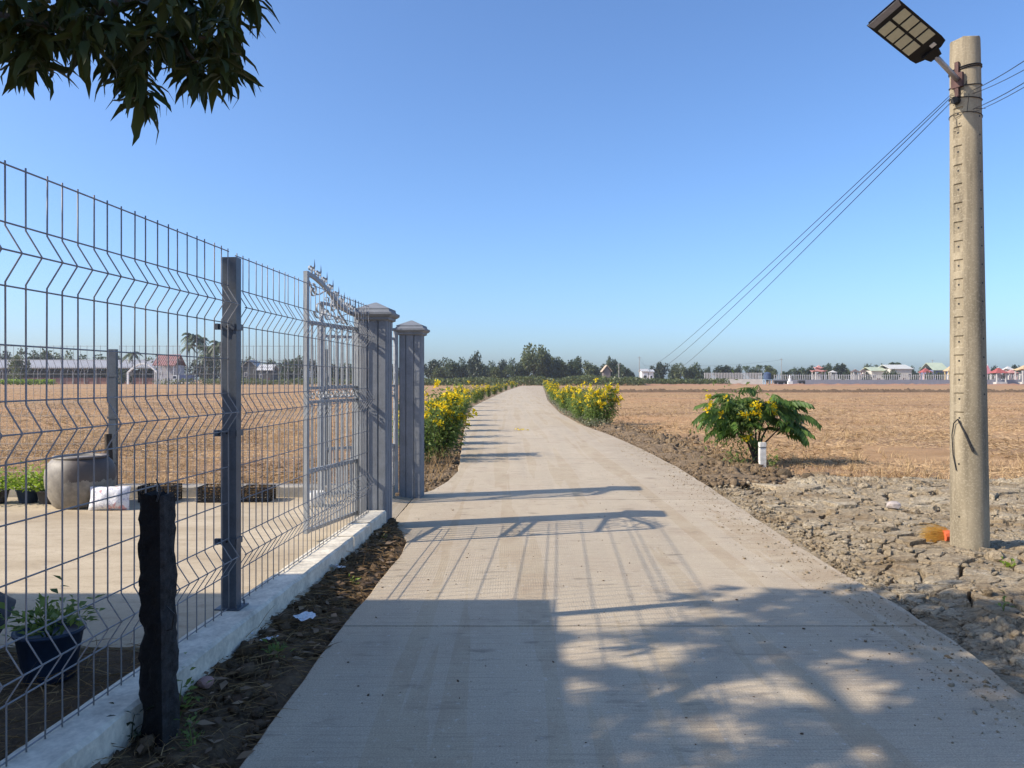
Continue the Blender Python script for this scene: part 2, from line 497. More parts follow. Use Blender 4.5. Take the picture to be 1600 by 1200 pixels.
# bare soil: the strip along the wall, inside the fence near the camera, the verges
def strip(name, ys, lf, rf, zf, nx, mat, label):
    V = []; ny = len(ys)
    U = np.linspace(0, 1, nx)
    X = np.array([lf(y) + (rf(y) - lf(y)) * U for y in ys]); Y = np.repeat(np.array(ys)[:, None], nx, 1)
    Z = zf(X, Y, np.repeat(U[None, :], ny, 0))
    V = np.stack([X, Y, Z], -1).reshape(-1, 3)
    i = np.arange(nx * ny).reshape(ny, nx)
    F = np.stack([i[:-1, :-1], i[:-1, 1:], i[1:, 1:], i[1:, :-1]], -1).reshape(-1, 4)
    o = link(name, npmesh(name, V, F), mat, smooth=True)
    return tag(o, label, kind='structure')
strip('soil_strip', np.linspace(1.2, 8.35, 260), lambda y: fx(y, 0.10), lambda y: float(lx(y)) + 0.05,
      lambda X, Y, U: 0.075 - 0.115 * U ** 0.8 + 0.11 * (fbm(X, Y, 5.0, 5, 2) - 0.5) * np.clip((1 - U) * 5, 0.15, 1) * np.clip(U * 8, 0.3, 1), 34, M['soil'],
      'dark littered soil strip between the low wall and the lane')
strip('yard_soil', np.linspace(1.2, 4.34, 90), lambda y: -6.0, lambda y: fx(y, -0.05),
      lambda X, Y, U: 0.02 + 0.10 * (fbm(X, Y, 4.0, 5, 6) - 0.5), 110, M['soil'],
      'shaded littered soil behind the fence in the near corner')
strip('left_verge', np.concatenate([np.linspace(10.3, 24, 160), np.geomspace(24.3, 190, 90)]), lambda y: float(lx(y)) - 1.1 - 0.01 * y, lambda y: float(lx(y)) + 0.05,
      lambda X, Y, U: -0.09 + 0.05 * np.clip(U * 3, 0, 1) - 0.03 * np.clip(U * 6 - 5, 0, 1) + 0.10 * (fbm(X, Y, 3.5, 5, 12) - 0.5) * np.clip(4 - 4 * U, 0.1, 1), 26, M['verge'],
      'strip of brown soil along the left edge of the lane')
strip('right_verge', np.concatenate([np.linspace(12.0, 30, 200), np.geomspace(30.3, 190, 80)]), lambda y: float(rx(y)) - 0.05, lambda y: float(rx(y)) + 1.7 - 0.012 * min(y, 100),
      lambda X, Y, U: -0.05 + 0.06 * np.sin(np.clip(U, 0, 1) * 3.14) - 0.10 * np.clip(U * 3 - 2, 0, 1) + 0.16 * (fbm(X, Y, 2.6, 5, 13) - 0.5) * np.clip(5 * U, 0.05, 1), 30, M['verge'],
      'strip of brown cloddy soil along the right edge of the lane')

# ------------------------------------------------------------------ the cracked mud bank beside the pole
def mud_top(x): return 11.7 + 0.35 * math.sin(x * 1.3) + 0.25 * math.sin(x * 3.1 + 1)
def mud_z(X, Y):
    d = np.clip((X - rx(Y)) / 1.1, 0, 1)
    return -0.075 + 0.085 * d + 0.16 * (fbm(X, Y, 0.8, 3, 21) - 0.5) * d + 0.05 * np.exp(-((X - 4.9) ** 2 + (Y - 6.9) ** 2) / 0.5)
mud = empty('mud_bank', (0, 0, 0)); tag(mud, 'dried cracked grey mud bank between the lane and the field', kind='structure')
ys = np.linspace(1.2, 12.4, 150); U = np.linspace(0, 1, 80)
X = np.array([float(rx(y)) - 0.06 + (10.5 - float(rx(y))) * U for y in ys]); Y = np.repeat(ys[:, None], 80, 1)
Zb = mud_z(X, Y) - 0.06 * np.clip((X - rx(Y)) * 2.5, 0.3, 1) + 0.05 * (fbm(X, Y, 5, 4, 5) - 0.5) * np.clip((X - rx(Y)) * 3, 0, 1) - 0.12 * np.clip((Y - 11.7) / 0.7, 0, 1)
i = np.arange(X.size).reshape(X.shape)
Fq = np.stack([i[:-1, :-1], i[:-1, 1:], i[1:, 1:], i[1:, :-1]], -1).reshape(-1, 4)
link('mud_bed', npmesh('mud_bed', np.stack([X, Y, Zb], -1).reshape(-1, 3), Fq), M['mud_gap'], mud, smooth=True)

def voronoi_cells(pts, reach):
    cells = []
    for k, p in enumerate(pts):
        d = pts - p
        r2 = (d ** 2).sum(1)
        idx = np.where((r2 < reach * reach) & (r2 > 1e-9))[0]
        idx = idx[np.argsort(r2[idx])][:22]
        poly = [np.array([p[0] + a, p[1] + b]) for a, b in ((-reach, -reach), (reach, -reach), (reach, reach), (-reach, reach))]
        for j in idx:
            m_ = (p + pts[j]) / 2; nv = pts[j] - p
            out = []
            for q in range(len(poly)):
                A = poly[q]; B = poly[(q + 1) % len(poly)]
                da = (A - m_) @ nv; db = (B - m_) @ nv
                if da <= 0: out.append(A)
                if da * db < 0: out.append(A + (B - A) * da / (da - db))
            poly = out
            if len(poly) < 3: break
        cells.append(poly)
    return cells
pts = []
tries = 0
while tries < 26000:
    tries += 1
    py_ = 2.3 + 10.0 * random.random() ** 0.85
    px_ = 1.6 + random.random() * (0.667 * py_ - 0.5)
    if not (rx(py_) + 0.10 < px_ and py_ < mud_top(px_)): continue
    f_ = float(fbm(np.array([px_]), np.array([py_]), 0.9, 2, 44)[0])
    dmin = (0.10 + 0.20 * f_ * f_) * (0.75 + 0.045 * py_) * (0.55 + 0.45 * min(1, (px_ - float(rx(py_))) / 0.6))
    if all((px_ - a) ** 2 * 0.62 + (py_ - b) ** 2 > dmin * dmin for a, b in pts): pts.append((px_, py_))
pts = np.array(pts)
cells = voronoi_cells(pts, 0.55)
order = sorted(range(len(pts)), key=lambda k: pts[k][1])
rest = MB(); made = 0
for k in order:
    poly = cells[k]
    if len(poly) < 4: continue
    c = sum(poly) / len(poly)
    area = 0.5 * abs(sum(poly[q][0] * poly[(q + 1) % len(poly)][1] - poly[(q + 1) % len(poly)][0] * poly[q][1] for q in range(len(poly))))
    if area > 0.16 or area < 0.004: continue
    edge = max(0.05, min(1.0, (c[0] - float(rx(c[1]))) / 0.9))
    ring = []
    for q in range(len(poly)):
        A = poly[q]; B = poly[(q + 1) % len(poly)]
        L = np.linalg.norm(B - A)
        if L < 0.015: ring.append(A); continue
        sub = 3 if L > 0.16 else 2 if L > 0.06 else 1
        for u in range(sub):
            P0 = A + (B - A) * u / sub
            ring.append(P0 + np.array([mnoise.noise((P0[0] * 13, P0[1] * 13, 0)), mnoise.noise((P0[0] * 13, P0[1] * 13, 7))]) * 0.030)
    rr = max(0.05, math.sqrt(area / 3.14))
    gp = [0.006 + 0.075 * max(0.0, mnoise.noise((p[0] * 2.8, p[1] * 2.8, 11)) + 0.05) for p in ring]
    def sh(q, k_): return c + (ring[q] - c) * max(0.3, (1 - (gp[q] * k_) / rr))
    tilt = (random.gauss(0, 0.045), random.gauss(0, 0.045)) if edge > 0.3 else (0, 0)
    lift = random.uniform(0.0, 0.016) * edge + (random.random() < 0.12) * random.uniform(0.012, 0.04) * edge
    zb = lambda q: float(mud_z(np.array([q[0]]), np.array([q[1]]))[0]) + tilt[0] * (q[0] - c[0]) + tilt[1] * (q[1] - c[1])
    n = len(ring)
    bot = [sh(q, 0.6) for q in range(n)]; mid = [sh(q, 1.0) for q in range(n)]; top = [c + (sh(q, 1.0) - c) * (1 - 0.010 / rr - random.uniform(0, .10)) for q in range(n)]
    V = [(p[0], p[1], zb(p) - 0.10) for p in bot] + [(p[0], p[1], zb(p) + lift - 0.002 + 0.012 * mnoise.noise((p[0] * 14, p[1] * 14, 3))) for p in mid] + \
        [(p[0], p[1], zb(p) + lift + 0.006 + 0.020 * mnoise.noise((p[0] * 11, p[1] * 11, 5))) for p in top] + [(c[0], c[1], zb(c) + lift + 0.002 + random.uniform(-.012, .014))]
    F = [(a, (a + 1) % n, n + (a + 1) % n, n + a) for a in range(n)] + [(n + a, n + (a + 1) % n, 2 * n + (a + 1) % n, 2 * n + a) for a in range(n)] + [(2 * n + a, 2 * n + (a + 1) % n, 3 * n) for a in range(n)]
    if made < 300 and area > 0.010 and c[0] < 0.667 * c[1] + 0.12 and c[1] > 3.1:
        MB().add(V, F).obj('mud_plate', M['mud'], mud); made += 1
    else:
        rest.add(V, F)
tag(rest.obj('mud_plates_beyond', M['mud'], mud), kind='stuff')

def worley(X, Y, sc, seed=0):
    """distance to nearest and second nearest scattered point"""
    x = X * sc; y = Y * sc
    xi = np.floor(x); yi = np.floor(y); f1 = np.full(X.shape, 9.0); f2 = np.full(X.shape, 9.0)
    for a in (-1, 0, 1):
        for b in (-1, 0, 1):
            ci = (xi + a).astype(np.int64); cj = (yi + b).astype(np.int64)
            h1 = ((ci * 73856093) ^ (cj * 19349663) ^ (seed * 83492791)) & 0xffff; h2 = ((ci * 83492791) ^ (cj * 73856093) ^ (seed * 19349663)) & 0xffff
            h1 = (h1 * 40503 & 0xffff) / 65536.0; h2 = (h2 * 30011 & 0xffff) / 65536.0
            d = np.hypot(xi + a + h1 - x, yi + b + h2 - y)
            f2 = np.where(d < f1, f1, np.minimum(f2, d)); f1 = np.minimum(f1, d)
    return f1, f2
# broken crumbly crust pushed up between the plates
ysc = np.concatenate([np.linspace(2.6, 7.0, 300), np.linspace(7.02, 12.1, 230)]); Uc = np.linspace(0, 1, 430) ** 1.15
Xc = np.array([float(rx(y)) + 0.01 + (0.667 * y + 0.4 - float(rx(y))) * Uc if 0.667 * y + .4 > float(rx(y)) + .3 else float(rx(y)) + .01 + .3 * Uc for y in ysc]); Yc = np.repeat(ysc[:, None], 430, 1)
wx = Xc + .10 * (fbm(Xc, Yc, 5, 3, 61) - .5); wy = Yc + .10 * (fbm(Xc, Yc, 5, 3, 62) - .5)
f1, f2 = worley(wx, wy * 1.25, 7.0, 3); g1, g2 = worley(wx, wy * 1.2, 17.0, 5)
lump = .050 * np.clip((f2 - f1) * 2.6, 0, 1) ** .5 + .026 * np.clip((g2 - g1) * 2.5, 0, 1) ** .7
mask = np.clip((fbm(Xc, Yc, .75, 3, 65) - .45) * 7 + .25 * (Yc > 8.5), 0, 1)
dch = np.clip((Xc - rx(Yc)) / .55, 0, 1)
mask = np.maximum(mask, np.clip(1.3 - dch * 1.3, 0, 1) * .8)
Zc = mud_z(Xc, Yc) - .075 + mask * (.038 + lump * (.35 + .65 * dch) + .11 * (fbm(Xc, Yc, 3.0, 5, 66) - .45) * dch) + .030 * (fbm(Xc, Yc, 20, 3, 67) - .5)
Zc = np.where(dch < .04, np.minimum(Zc, -.012), Zc) - .12 * np.clip((Yc - 11.8) / .3, 0, 1)
ic = np.arange(Xc.size).reshape(Xc.shape)
Fc = np.stack([ic[:-1, :-1], ic[:-1, 1:], ic[1:, 1:], ic[1:, :-1]], -1).reshape(-1, 4)
tag(link('mud_crust', npmesh('mud_crust', np.stack([Xc, Yc, Zc], -1).reshape(-1, 3), Fc), M['mud'], mud), kind='stuff')
ICO_V, ICO_F = None, None
def ico():
    t = (1 + 5 ** 0.5) / 2
    v = np.array([(-1, t, 0), (1, t, 0), (-1, -t, 0), (1, -t, 0), (0, -1, t), (0, 1, t), (0, -1, -t), (0, 1, -t), (t, 0, -1), (t, 0, 1), (-t, 0, -1), (-t, 0, 1)], float)
    v /= np.linalg.norm(v[0])
    f = np.array([(0, 11, 5), (0, 5, 1), (0, 1, 7), (0, 7, 10), (0, 10, 11), (1, 5, 9), (5, 11, 4), (11, 10, 2), (10, 7, 6), (7, 1, 8), (3, 9, 4), (3, 4, 2), (3, 2, 6), (3, 6, 8), (3, 8, 9), (4, 9, 5), (2, 4, 11), (6, 2, 10), (8, 6, 7), (9, 8, 1)])
    return v, f
ICO_V, ICO_F = ico()
BOX_V = np.array([(-1, -1, -1), (1, -1, -1), (1, 1, -1), (-1, 1, -1), (-1, -1, 1), (1, -1, 1), (1, 1, 1), (-1, 1, 1), (0, 0, 1.35), (0, -1.3, 0)], float)
BOX_F = np.array([(0, 2, 1), (0, 3, 2), (4, 5, 8), (5, 6, 8), (6, 7, 8), (7, 4, 8), (0, 1, 9), (1, 5, 9), (5, 4, 9), (4, 0, 9), (1, 2, 6), (1, 6, 5), (2, 3, 7), (2, 7, 6), (3, 0, 4), (3, 4, 7)])
def clods(name, P, sizes, mat, parent=None, flat=0.65):
    """angular broken lumps"""
    n = len(P); nv = len(BOX_V)
    V = (BOX_V[None] * 0.72 + rng.uniform(-0.42, 0.42, (n, nv, 3))) * (np.asarray(sizes)[:, None, None])
    V = V * np.stack([rng.uniform(0.7, 1.6, n), rng.uniform(0.7, 1.3, n), rng.uniform(flat * 0.6, flat * 1.3, n)], -1)[:, None, :]
    th = rng.uniform(0, 6.28, n); ph = rng.normal(0, .35, n); c, s_ = np.cos(th)[:, None], np.sin(th)[:, None]; cp, sp = np.cos(ph)[:, None], np.sin(ph)[:, None]
    V = np.stack([V[..., 0] * cp - V[..., 2] * sp, V[..., 1], V[..., 0] * sp + V[..., 2] * cp], -1)
    V = np.stack([V[..., 0] * c - V[..., 1] * s_, V[..., 0] * s_ + V[..., 1] * c, V[..., 2]], -1) + np.asarray(P)[:, None, :]
    F = (BOX_F[None] + (np.arange(n) * nv)[:, None, None]).reshape(-1, 3)
    return link(name, npmesh(name, V.reshape(-1, 3), F), mat, parent)
n = 12000
yy = 2.6 + 9.4 * rng.random(n) ** 0.8
off = np.abs(rng.normal(0, 0.20, n)); sel = rng.random(n) < 0.5
off = np.where(sel, rng.random(n) ** 0.8 * 6.0, off + 0.015)
xx = rx(yy) + off
sz = np.clip(rng.lognormal(-5.25, 0.6, n), 0.003, 0.035) * np.where(off < 0.12, 0.6, 1)
zz = mud_z(xx, yy) + sz * 0.2 + np.where(sel, 0.02, 0.0)
k = yy < 11.7 + 0.3 * np.sin(xx)
n2 = 420
y2 = 3.0 + 8.6 * rng.random(n2); x2 = rx(y2) + 0.15 + np.abs(rng.normal(0, 1.0, n2)) * np.where(rng.random(n2) < .5, .35, 2.2); s2 = rng.uniform(.012, .036, n2) * np.clip(.4 + (x2 - rx(y2)), .4, 1)
k2 = (fbm(x2, y2, 1.1, 3, 51) > .5) & (y2 < 11.6)
tag(clods('mud_lumps', np.stack([x2, y2, mud_z(x2, y2) + .02 + s2 * .2], -1)[k2], s2[k2], M['mud'], mud), kind='stuff')
tag(clods('mud_rubble', np.stack([xx, yy, zz], -1)[k], sz[k], M['mud'], mud), kind='stuff')
# clods on the verge beyond, round the young tree
n = 5200
yy = 11.5 + 15 * rng.random(n) ** 1.6; xx = rx(yy) + np.abs(rng.normal(0, 0.75, n)) + 0.03
sz = np.clip(rng.lognormal(-3.6, 0.5, n), 0.012, 0.10) * np.clip(0.35 + (xx - rx(yy)), 0.35, 1.1)
tag(clods('verge_clods', np.stack([xx, yy, np.full(n, -0.03) + sz * 0.2], -1), sz, M['verge']), 'brown clods of soil heaped along the right verge', kind='stuff')
n = 1500
yy = 10.5 + 22 * rng.random(n) ** 1.5; xx = lx(yy) - np.abs(rng.normal(0, 0.4, n)) - 0.03
sz = np.clip(rng.lognormal(-4.0, 0.5, n), 0.008, 0.05)
tag(clods('left_verge_crumbs', np.stack([xx, yy, np.full(n, -0.045) + sz * 0.2], -1), sz, M['verge']), 'crumbs of brown soil along the left verge', kind='stuff')
n = 1800
yy = 1.4 + 6.8 * rng.random(n); u = rng.random(n)
xl = -1.93 + 0.0612 * yy + 0.17; xr = lx(yy) + 0.02
xx = xl + (xr - xl) * u; sz = np.clip(rng.lognormal(-4.6, 0.6, n), 0.004, 0.045)
tag(clods('strip_crumbs', np.stack([xx, yy, 0.075 - 0.115 * u ** 0.8 + sz * 0.25], -1), sz, M['soil']), 'crumbly dark soil and grit in the strip by the wall', kind='stuff')

n = 3800
yy = 2.4 + 16 * rng.random(n) ** 1.2; off = np.abs(rng.normal(0, .28, n)) + .01
xx = rx(yy) - off; sz = np.clip(rng.lognormal(-5.9, .6, n), .0015, .014)
tag(clods('lane_grit', np.stack([xx, yy, sz * .3], -1), sz, M['mud']), 'grit and crumbs of dry mud spilled on the lane edge', kind='stuff')
n = 700
yy = 2.4 + 12 * rng.random(n); xx = lx(yy) + rng.random(n) * (rx(yy) - lx(yy)); sz = np.clip(rng.lognormal(-6.0, .5, n), .0015, .009)
tag(clods('lane_specks', np.stack([xx, yy, sz * .3], -1), sz, M['soil']), 'dark specks of dirt scattered over the lane', kind='stuff')
# the white-grey stone lying on the mud
def rock(name, p, size, mat, label, sub=2, squash=0.6, seed=1):
    import bmesh
    bm = bmesh.new(); bmesh.ops.create_icosphere(bm, subdivisions=sub, radius=size)
    for v in bm.verts:
        nn = mnoise.noise(v.co * (1.6 / size) + Vector((seed, seed * 2, 0)))
        v.co *= 1 + 0.28 * nn; v.co.z *= squash
    me = bpy.data.meshes.new(name); bm.to_mesh(me); bm.free()
    return tag(link(name, me, mat, loc=p), label, 'stone')
M['paleston'] = simple('pale_stone', (0.42, 0.36, 0.32, 1), 0.9, 0.15, 30, 0.4)
x, y = G(1396, 792, 0.03)
rock('stone', (x, y, 0.05), 0.085, M['paleston'], 'pale grey rounded stone lying alone on the cracked mud', seed=3)
for k, (px_, py_, s_) in enumerate([(1350, 766, .10), (1300, 800, .09), (1262, 752, .14), (1225, 745, .15), (1430, 800, .07), (1240, 808, .08), (1555, 880, .10), (1580, 890, .09)]):
    x, y = G(px_, py_, 0.0)
    z = float(mud_z(np.array([x]), np.array([y]))[0])
    o = rock('mud_clod', (x, y, z + 0.03), s_ * 0.8, M['mud'] if k not in (2, 3) else M['mud_gap'], 
             ['lump of dried mud at the far mud edge, left of the pale stone', 'lump of dried mud midway between young tree and pale stone',
              'large dark clod at the mud edge right of the young tree', 'dark clod close to the white stake of the young tree',
              'small lump of dried mud just right of the pale stone', 'lump of dried mud in front of the young tree',
              'pale lump of mud right beside the foot of the utility pole', 'outer lump of mud right of the utility pole foot'][k], 2, 0.7, k + 5)
    o['category'] = 'clod'

# ------------------------------------------------------------------ stubble and loose straw on the field
def blades(P, dirs, L, W, bend=0.3):
    """thin two-quad blades; returns V, F(quads)"""
    n = len(P)
    d = dirs / np.linalg.norm(dirs, axis=1)[:, None]
    a = rng.normal(size=(n, 3)); a[:, 2] *= 0.2
    s = np.cross(d, a); s /= np.linalg.norm(s, axis=1)[:, None] + 1e-9
    b = np.cross(s, d) * bend
    L = np.asarray(L)[:, None]; W = np.asarray(W)[:, None]
    p1 = P + d * L * 0.55 + b * L * 0.12; p2 = P + d * L - np.array([0, 0, 1.0]) * L * bend * 0.25
    V = np.stack([P - s * W / 2, P + s * W / 2, p1 + s * W * 0.42, p1 - s * W * 0.42, p2 + s * W * 0.12, p2 - s * W * 0.12], 1).reshape(-1, 3)
    o = (np.arange(n) * 6)[:, None]
    F = np.concatenate([o + np.array([[0, 1, 2, 3]]), o + np.array([[3, 2, 4, 5]])], 1).reshape(-1, 4)
    return V, F
def in_field(x, y):
    ok = np.ones(len(x), bool)
    ok &= ~((x > lx(y) - 0.55 - 0.006 * y) & (x < rx(y) + 0.75))
    ok &= ~((x <= 0) & (y < 10.25))
    mt = 11.7 + 0.35 * np.sin(x * 1.3) + 0.25 * np.sin(x * 3.1 + 1)
    ok &= ~((x > 0) & (y < mt - 0.15))
    return ok
def scatter(n, y0, y1, p):
    u = rng.random(n)
    y = (y0 ** (1 - p) + u * (y1 ** (1 - p) - y0 ** (1 - p))) ** (1 / (1 - p))
    x = (rng.random(n) * 2 - 1) * (0.70 * y + 0.5)
    return x, y
x, y = scatter(30000, 10.3, 120, 1.35)
y = np.where(rng.random(len(y)) < 0.6, np.round(y / 0.26) * 0.26 + rng.normal(0, 0.03, len(y)), y)      # rows of cut stalks
k = in_field(x, y) & (fbm(x, y, 0.22, 3, 31) > 0.47); x, y = x[k], y[k]
m_ = 4
x = np.repeat(x, m_) + rng.normal(0, 0.03, len(x) * m_); y = np.repeat(y, m_) + rng.normal(0, 0.03, len(y) * m_)
n = len(x); sc_ = 1 + y / 55
V, F = blades(np.stack([x, y, np.full(n, -0.08)], -1), np.stack([rng.normal(0, .4, n), rng.normal(0, .4, n), np.ones(n)], -1), rng.uniform(.03, .11, n), 0.006 * sc_ * rng.uniform(.7, 1.5, n), 0.4)
st = link('stubble', npmesh('stubble', V, F), M['straw']); tag(st, 'standing dry rice stubble across the harvested field', kind='stuff')
x, y = scatter(90000, 10.3, 80, 1.5)
k = in_field(x, y) & (fbm(x, y, 0.25, 3, 39) > 0.42); x, y = x[k], y[k]; n = len(x); sc_ = 1 + y / 55
V, F = blades(np.stack([x, y, np.full(n, -0.055) + rng.uniform(0, .03, n)], -1), np.stack([rng.normal(0, 1, n), rng.normal(0, 1, n), rng.normal(0.08, .12, n)], -1), rng.uniform(.06, .22, n), 0.0055 * sc_ * rng.uniform(.7, 1.6, n), 0.15)
half = len(V) // 12 * 6
st = link('loose_straw', npmesh('loose_straw', V, F), M['straw']); tag(st, 'loose pale straw strewn over the harvested field', kind='stuff')
x, y = scatter(46000, 10.3, 110, 1.4)
k = in_field(x, y) & (fbm(x, y, 0.35, 3, 33) > 0.47); x, y = x[k], y[k]; n = len(x); sc_ = 1 + y / 50
V, F = blades(np.stack([x, y, np.full(n, -0.06)], -1), np.stack([rng.normal(0, 1, n), rng.normal(0, 1, n), rng.uniform(0, .7, n)], -1), rng.uniform(.08, .26, n), 0.007 * sc_ * rng.uniform(.7, 1.6, n), 0.3)
st = link('weathered_stubble', npmesh('weathered_stubble', V, F), M['straw_dark']); tag(st, 'darker weathered stubble patches in the field', kind='stuff')

x, y = scatter(1500, 10.4, 45, 1.3)
k = in_field(x, y) & (fbm(x, y, 0.4, 3, 71) > 0.45); x, y = x[k], y[k]
m_ = 14; sp_ = rng.uniform(.02, .06, len(x)); x = np.repeat(x, m_) + rng.normal(0, 1, len(x) * m_) * np.repeat(sp_, m_); y = np.repeat(y, m_) + rng.normal(0, 1, len(y) * m_) * np.repeat(sp_, m_); n = len(x)
V, F = blades(np.stack([x, y, np.full(n, -.08)], -1), np.stack([rng.normal(0, .45, n), rng.normal(0, .45, n), np.ones(n)], -1), rng.uniform(.08, .26, n), .006 * (1 + y / 60) * rng.uniform(.7, 1.5, n), .5)
half = (len(F) // 4) * 2
st = link('stubble_tufts', npmesh('stubble_tufts', V, F), M['straw_mix']); tag(st, 'taller tufts of dry stubble standing in the field', kind='stuff')
# low bund of clods crossing the field and the reddish bank at its far end
def bund(name, y0, x0, x1, h, wd, mat, label, seed, n=500):
    xs = np.linspace(x0, x1, n); V = []
    pr = [(-1, 0), (-.5, .6), (0, 1), (.45, .65), (1, 0)]
    for x in xs:
        hh = h * (0.5 + 0.9 * float(fbm(np.array([x]), np.array([seed * 3.0]), 0.8, 3, seed)[0]))
        yo = 0.8 * (float(fbm(np.array([x]), np.array([seed * 5.0]), 0.05, 2, seed)[0]) - 0.5) * wd
        for a, b in pr:
            V.append((x, y0 + yo + a * wd / 2, -0.12 + b * hh * (1 + random.uniform(-.25, .25))))
    i = np.arange(n * 5).reshape(n, 5)
    F = np.stack([i[:-1, :-1], i[1:, :-1], i[1:, 1:], i[:-1, 1:]], -1).reshape(-1, 4)
    return tag(link(name, npmesh(name, np.array(V), F), mat), label, kind='structure')
M['bund'] = soilmat('bund_soil', (0.12, 0.08, 0.05, 1), (0.22, 0.15, 0.095, 1), (0.09, 0.06, 0.04, 1), 1.5, 0.05)
M['redsoil'] = soilmat('red_soil', (0.34, 0.17, 0.10, 1), (0.45, 0.27, 0.16, 1), (0.24, 0.12, 0.07, 1), 0.3, 0.1)
bund('field_bund', 97, 8, 95, 0.42, 1.4, M['bund'], 'low dark earth bund crossing the field on the right', 3)
bund('far_bank', 215, 14, 240, 0.45, 10, M['redsoil'], 'low reddish earth bank at the far end of the right field', 4, 300)

# ------------------------------------------------------------------ low wall, wire fence, old post
PT = 0.20                                     # top of the plinth
pw = empty('plinth_wall', FW(4.4, 0.05, 0), 'low pale grey rendered wall under the roadside wire fence', 'wall')
def wall_piece(s0, s1, o0, o1, z0, z1, name='wall_section'):
    n = max(2, int((s1 - s0) / 0.07)); V = []
    for i in range(n + 1):
        s = s0 + (s1 - s0) * i / n
        e = lambda k: 0.008 * mnoise.noise((s * 6, k * 5.0, 0)) + 0.004 * mnoise.noise((s * 25, k * 5.0, 0))
        V += [FW(s, o0, z0), FW(s, o0 + e(1), z1 - 0.012), FW(s, o0 + 0.014 + e(2), z1 + e(3) * .7), FW(s, (o0 + o1) / 2, z1 + e(9)), FW(s, o1 - 0.016 + e(4), z1 + e(5) * .7), FW(s, o1 + e(6), z1 - 0.014 + e(7)), FW(s, o1 + e(8), z0)]
    F = [(i * 7 + k, i * 7 + k + 1, (i + 1) * 7 + k + 1, (i + 1) * 7 + k) for i in range(n) for k in range(6)]
    F += [tuple(range(6, -1, -1)), tuple(n * 7 + k for k in range(7))]
    MB().add(V, F).obj(name, M['plinth'], pw)
wall_piece(0.9, 6.62, -0.06, 0.165, -0.12, PT)
wall_piece(6.66, 7.25, -0.06, 0.16, -0.12, PT)
wall_piece(7.29, 7.92, -0.06, 0.155, -0.12, PT + 0.004)

HW = [2.30, 2.10, 1.88, 1.67, 1.47, 1.25, 1.04, 0.83, 0.62, 0.41, PT + 0.02]      # straight horizontal wires
VF = [(2.10, 1.99, 1.88), (1.47, 1.36, 1.25), (0.62, 0.515, 0.41)]               # pressed V folds
VO = 0.062
def vwire_profile(top):
    pts = [(0, top + 0.015)]
    for a, b, c in VF:
        pts += [(0, a - 0.012), (VO, b), (0, c + 0.012)]
    pts.append((0, PT - 0.01))
    return pts
fence = empty('wire_fence', FW(4.56, 0, PT), 'tall galvanised wire mesh fence with V folds on the low wall', 'fence')
def vmesh(name, prof, axis_n, r, n=6):
    return MB().tube([Vector((axis_n.x * o, axis_n.y * o, z)) for o, z in prof], r, n).mesh(name)
vw_me = vmesh('vertical_wire', vwire_profile(2.30), FN, 0.0032)
vw_me.materials.append(M['wire'])
vw_me.polygons.foreach_set('use_smooth', np.ones(len(vw_me.polygons), bool))
fl = Vector(fence.location)
def panel(s0, s1, dz):
    n = int(round((s1 - s0) / 0.1))
    for i in range(n + 1):
        s = s0 + (s1 - s0) * i / n
        p = FW(s, 0, dz) - fl
        link('vertical_wire', vw_me, None, fence, loc=p, rot=(random.gauss(0, .0015), random.gauss(0, .0015), 0))
    for z in HW[:-1]:
        MB().tube([FW(s0 - 0.005, -0.004, z + dz), FW((s0 + s1) / 2, -0.004 + random.gauss(0, .002), z + dz + random.gauss(0, .002)), FW(s1 + 0.005, -0.004, z + dz)], 0.0033, 6).obj('horizontal_wire', M['wire'], fence, True)
    MB().tube([FW(s0 - 0.005, -0.004, PT + 0.012), FW(s1 + 0.005, -0.004, PT + 0.012)], 0.0033, 6).obj('horizontal_wire', M['wire'], fence, True)
    for a, b, c in VF:
        MB().tube([FW(s0 - 0.005, VO - 0.005, b + dz), FW(s1 + 0.005, VO - 0.005, b + dz)], 0.0033, 6).obj('horizontal_wire', M['wire'], fence, True)
panel(1.48, 4.50, 0.0)
panel(4.60, 7.80, -0.01)
FM = Matrix(((FN.x, FD.x, 0), (FN.y, FD.y, 0), (0, 0, 1)))
# post: hollow square section with an open top
def hollow_post(s, o, z0, z1, a, b, mat, parent, th=0.004):
    V = []
    for z in (z0, z1):
        for aa, bb in ((a, b), (a - 2 * th, b - 2 * th)):
            for sx, sy in ((-1, -1), (1, -1), (1, 1), (-1, 1)):
                V.append(FW(s + sy * bb / 2, o + sx * aa / 2, z))
    F = [(k, (k + 1) % 4, 8 + (k + 1) % 4, 8 + k) for k in range(4)] + [(4 + (k + 1) % 4, 4 + k, 12 + k, 12 + (k + 1) % 4) for k in range(4)] + [(8 + k, 8 + (k + 1) % 4, 12 + (k + 1) % 4, 12 + k) for k in range(4)]
    return MB().add(V, F).obj('post', mat, parent)
post = hollow_post(4.555, -0.008, PT + 0.008, 2.27, 0.085, 0.07, M['galv'], fence)
MB().box(FW(4.555, -0.008, PT + 0.005), (0.15, 0.14, 0.008), FM).obj('base_plate', M['galv'], fence)
for z in (1.86, 1.235, 0.60):
    cl = MB().box(FW(4.512, -0.02, z), (0.105, 0.006, 0.036), FM).box(FW(4.555, 0.038, z), (0.006, 0.086, 0.036), FM).box(FW(4.505, -0.075, z), (0.02, 0.02, 0.036), FM).obj('clip', M['galv'], fence)
    b = MB()
    for o_ in (-0.05, -0.015): b.tube([FW(4.509, o_, z), FW(4.500, o_, z)], 0.006, 8)
    b.obj('bolt', M['black'], cl)
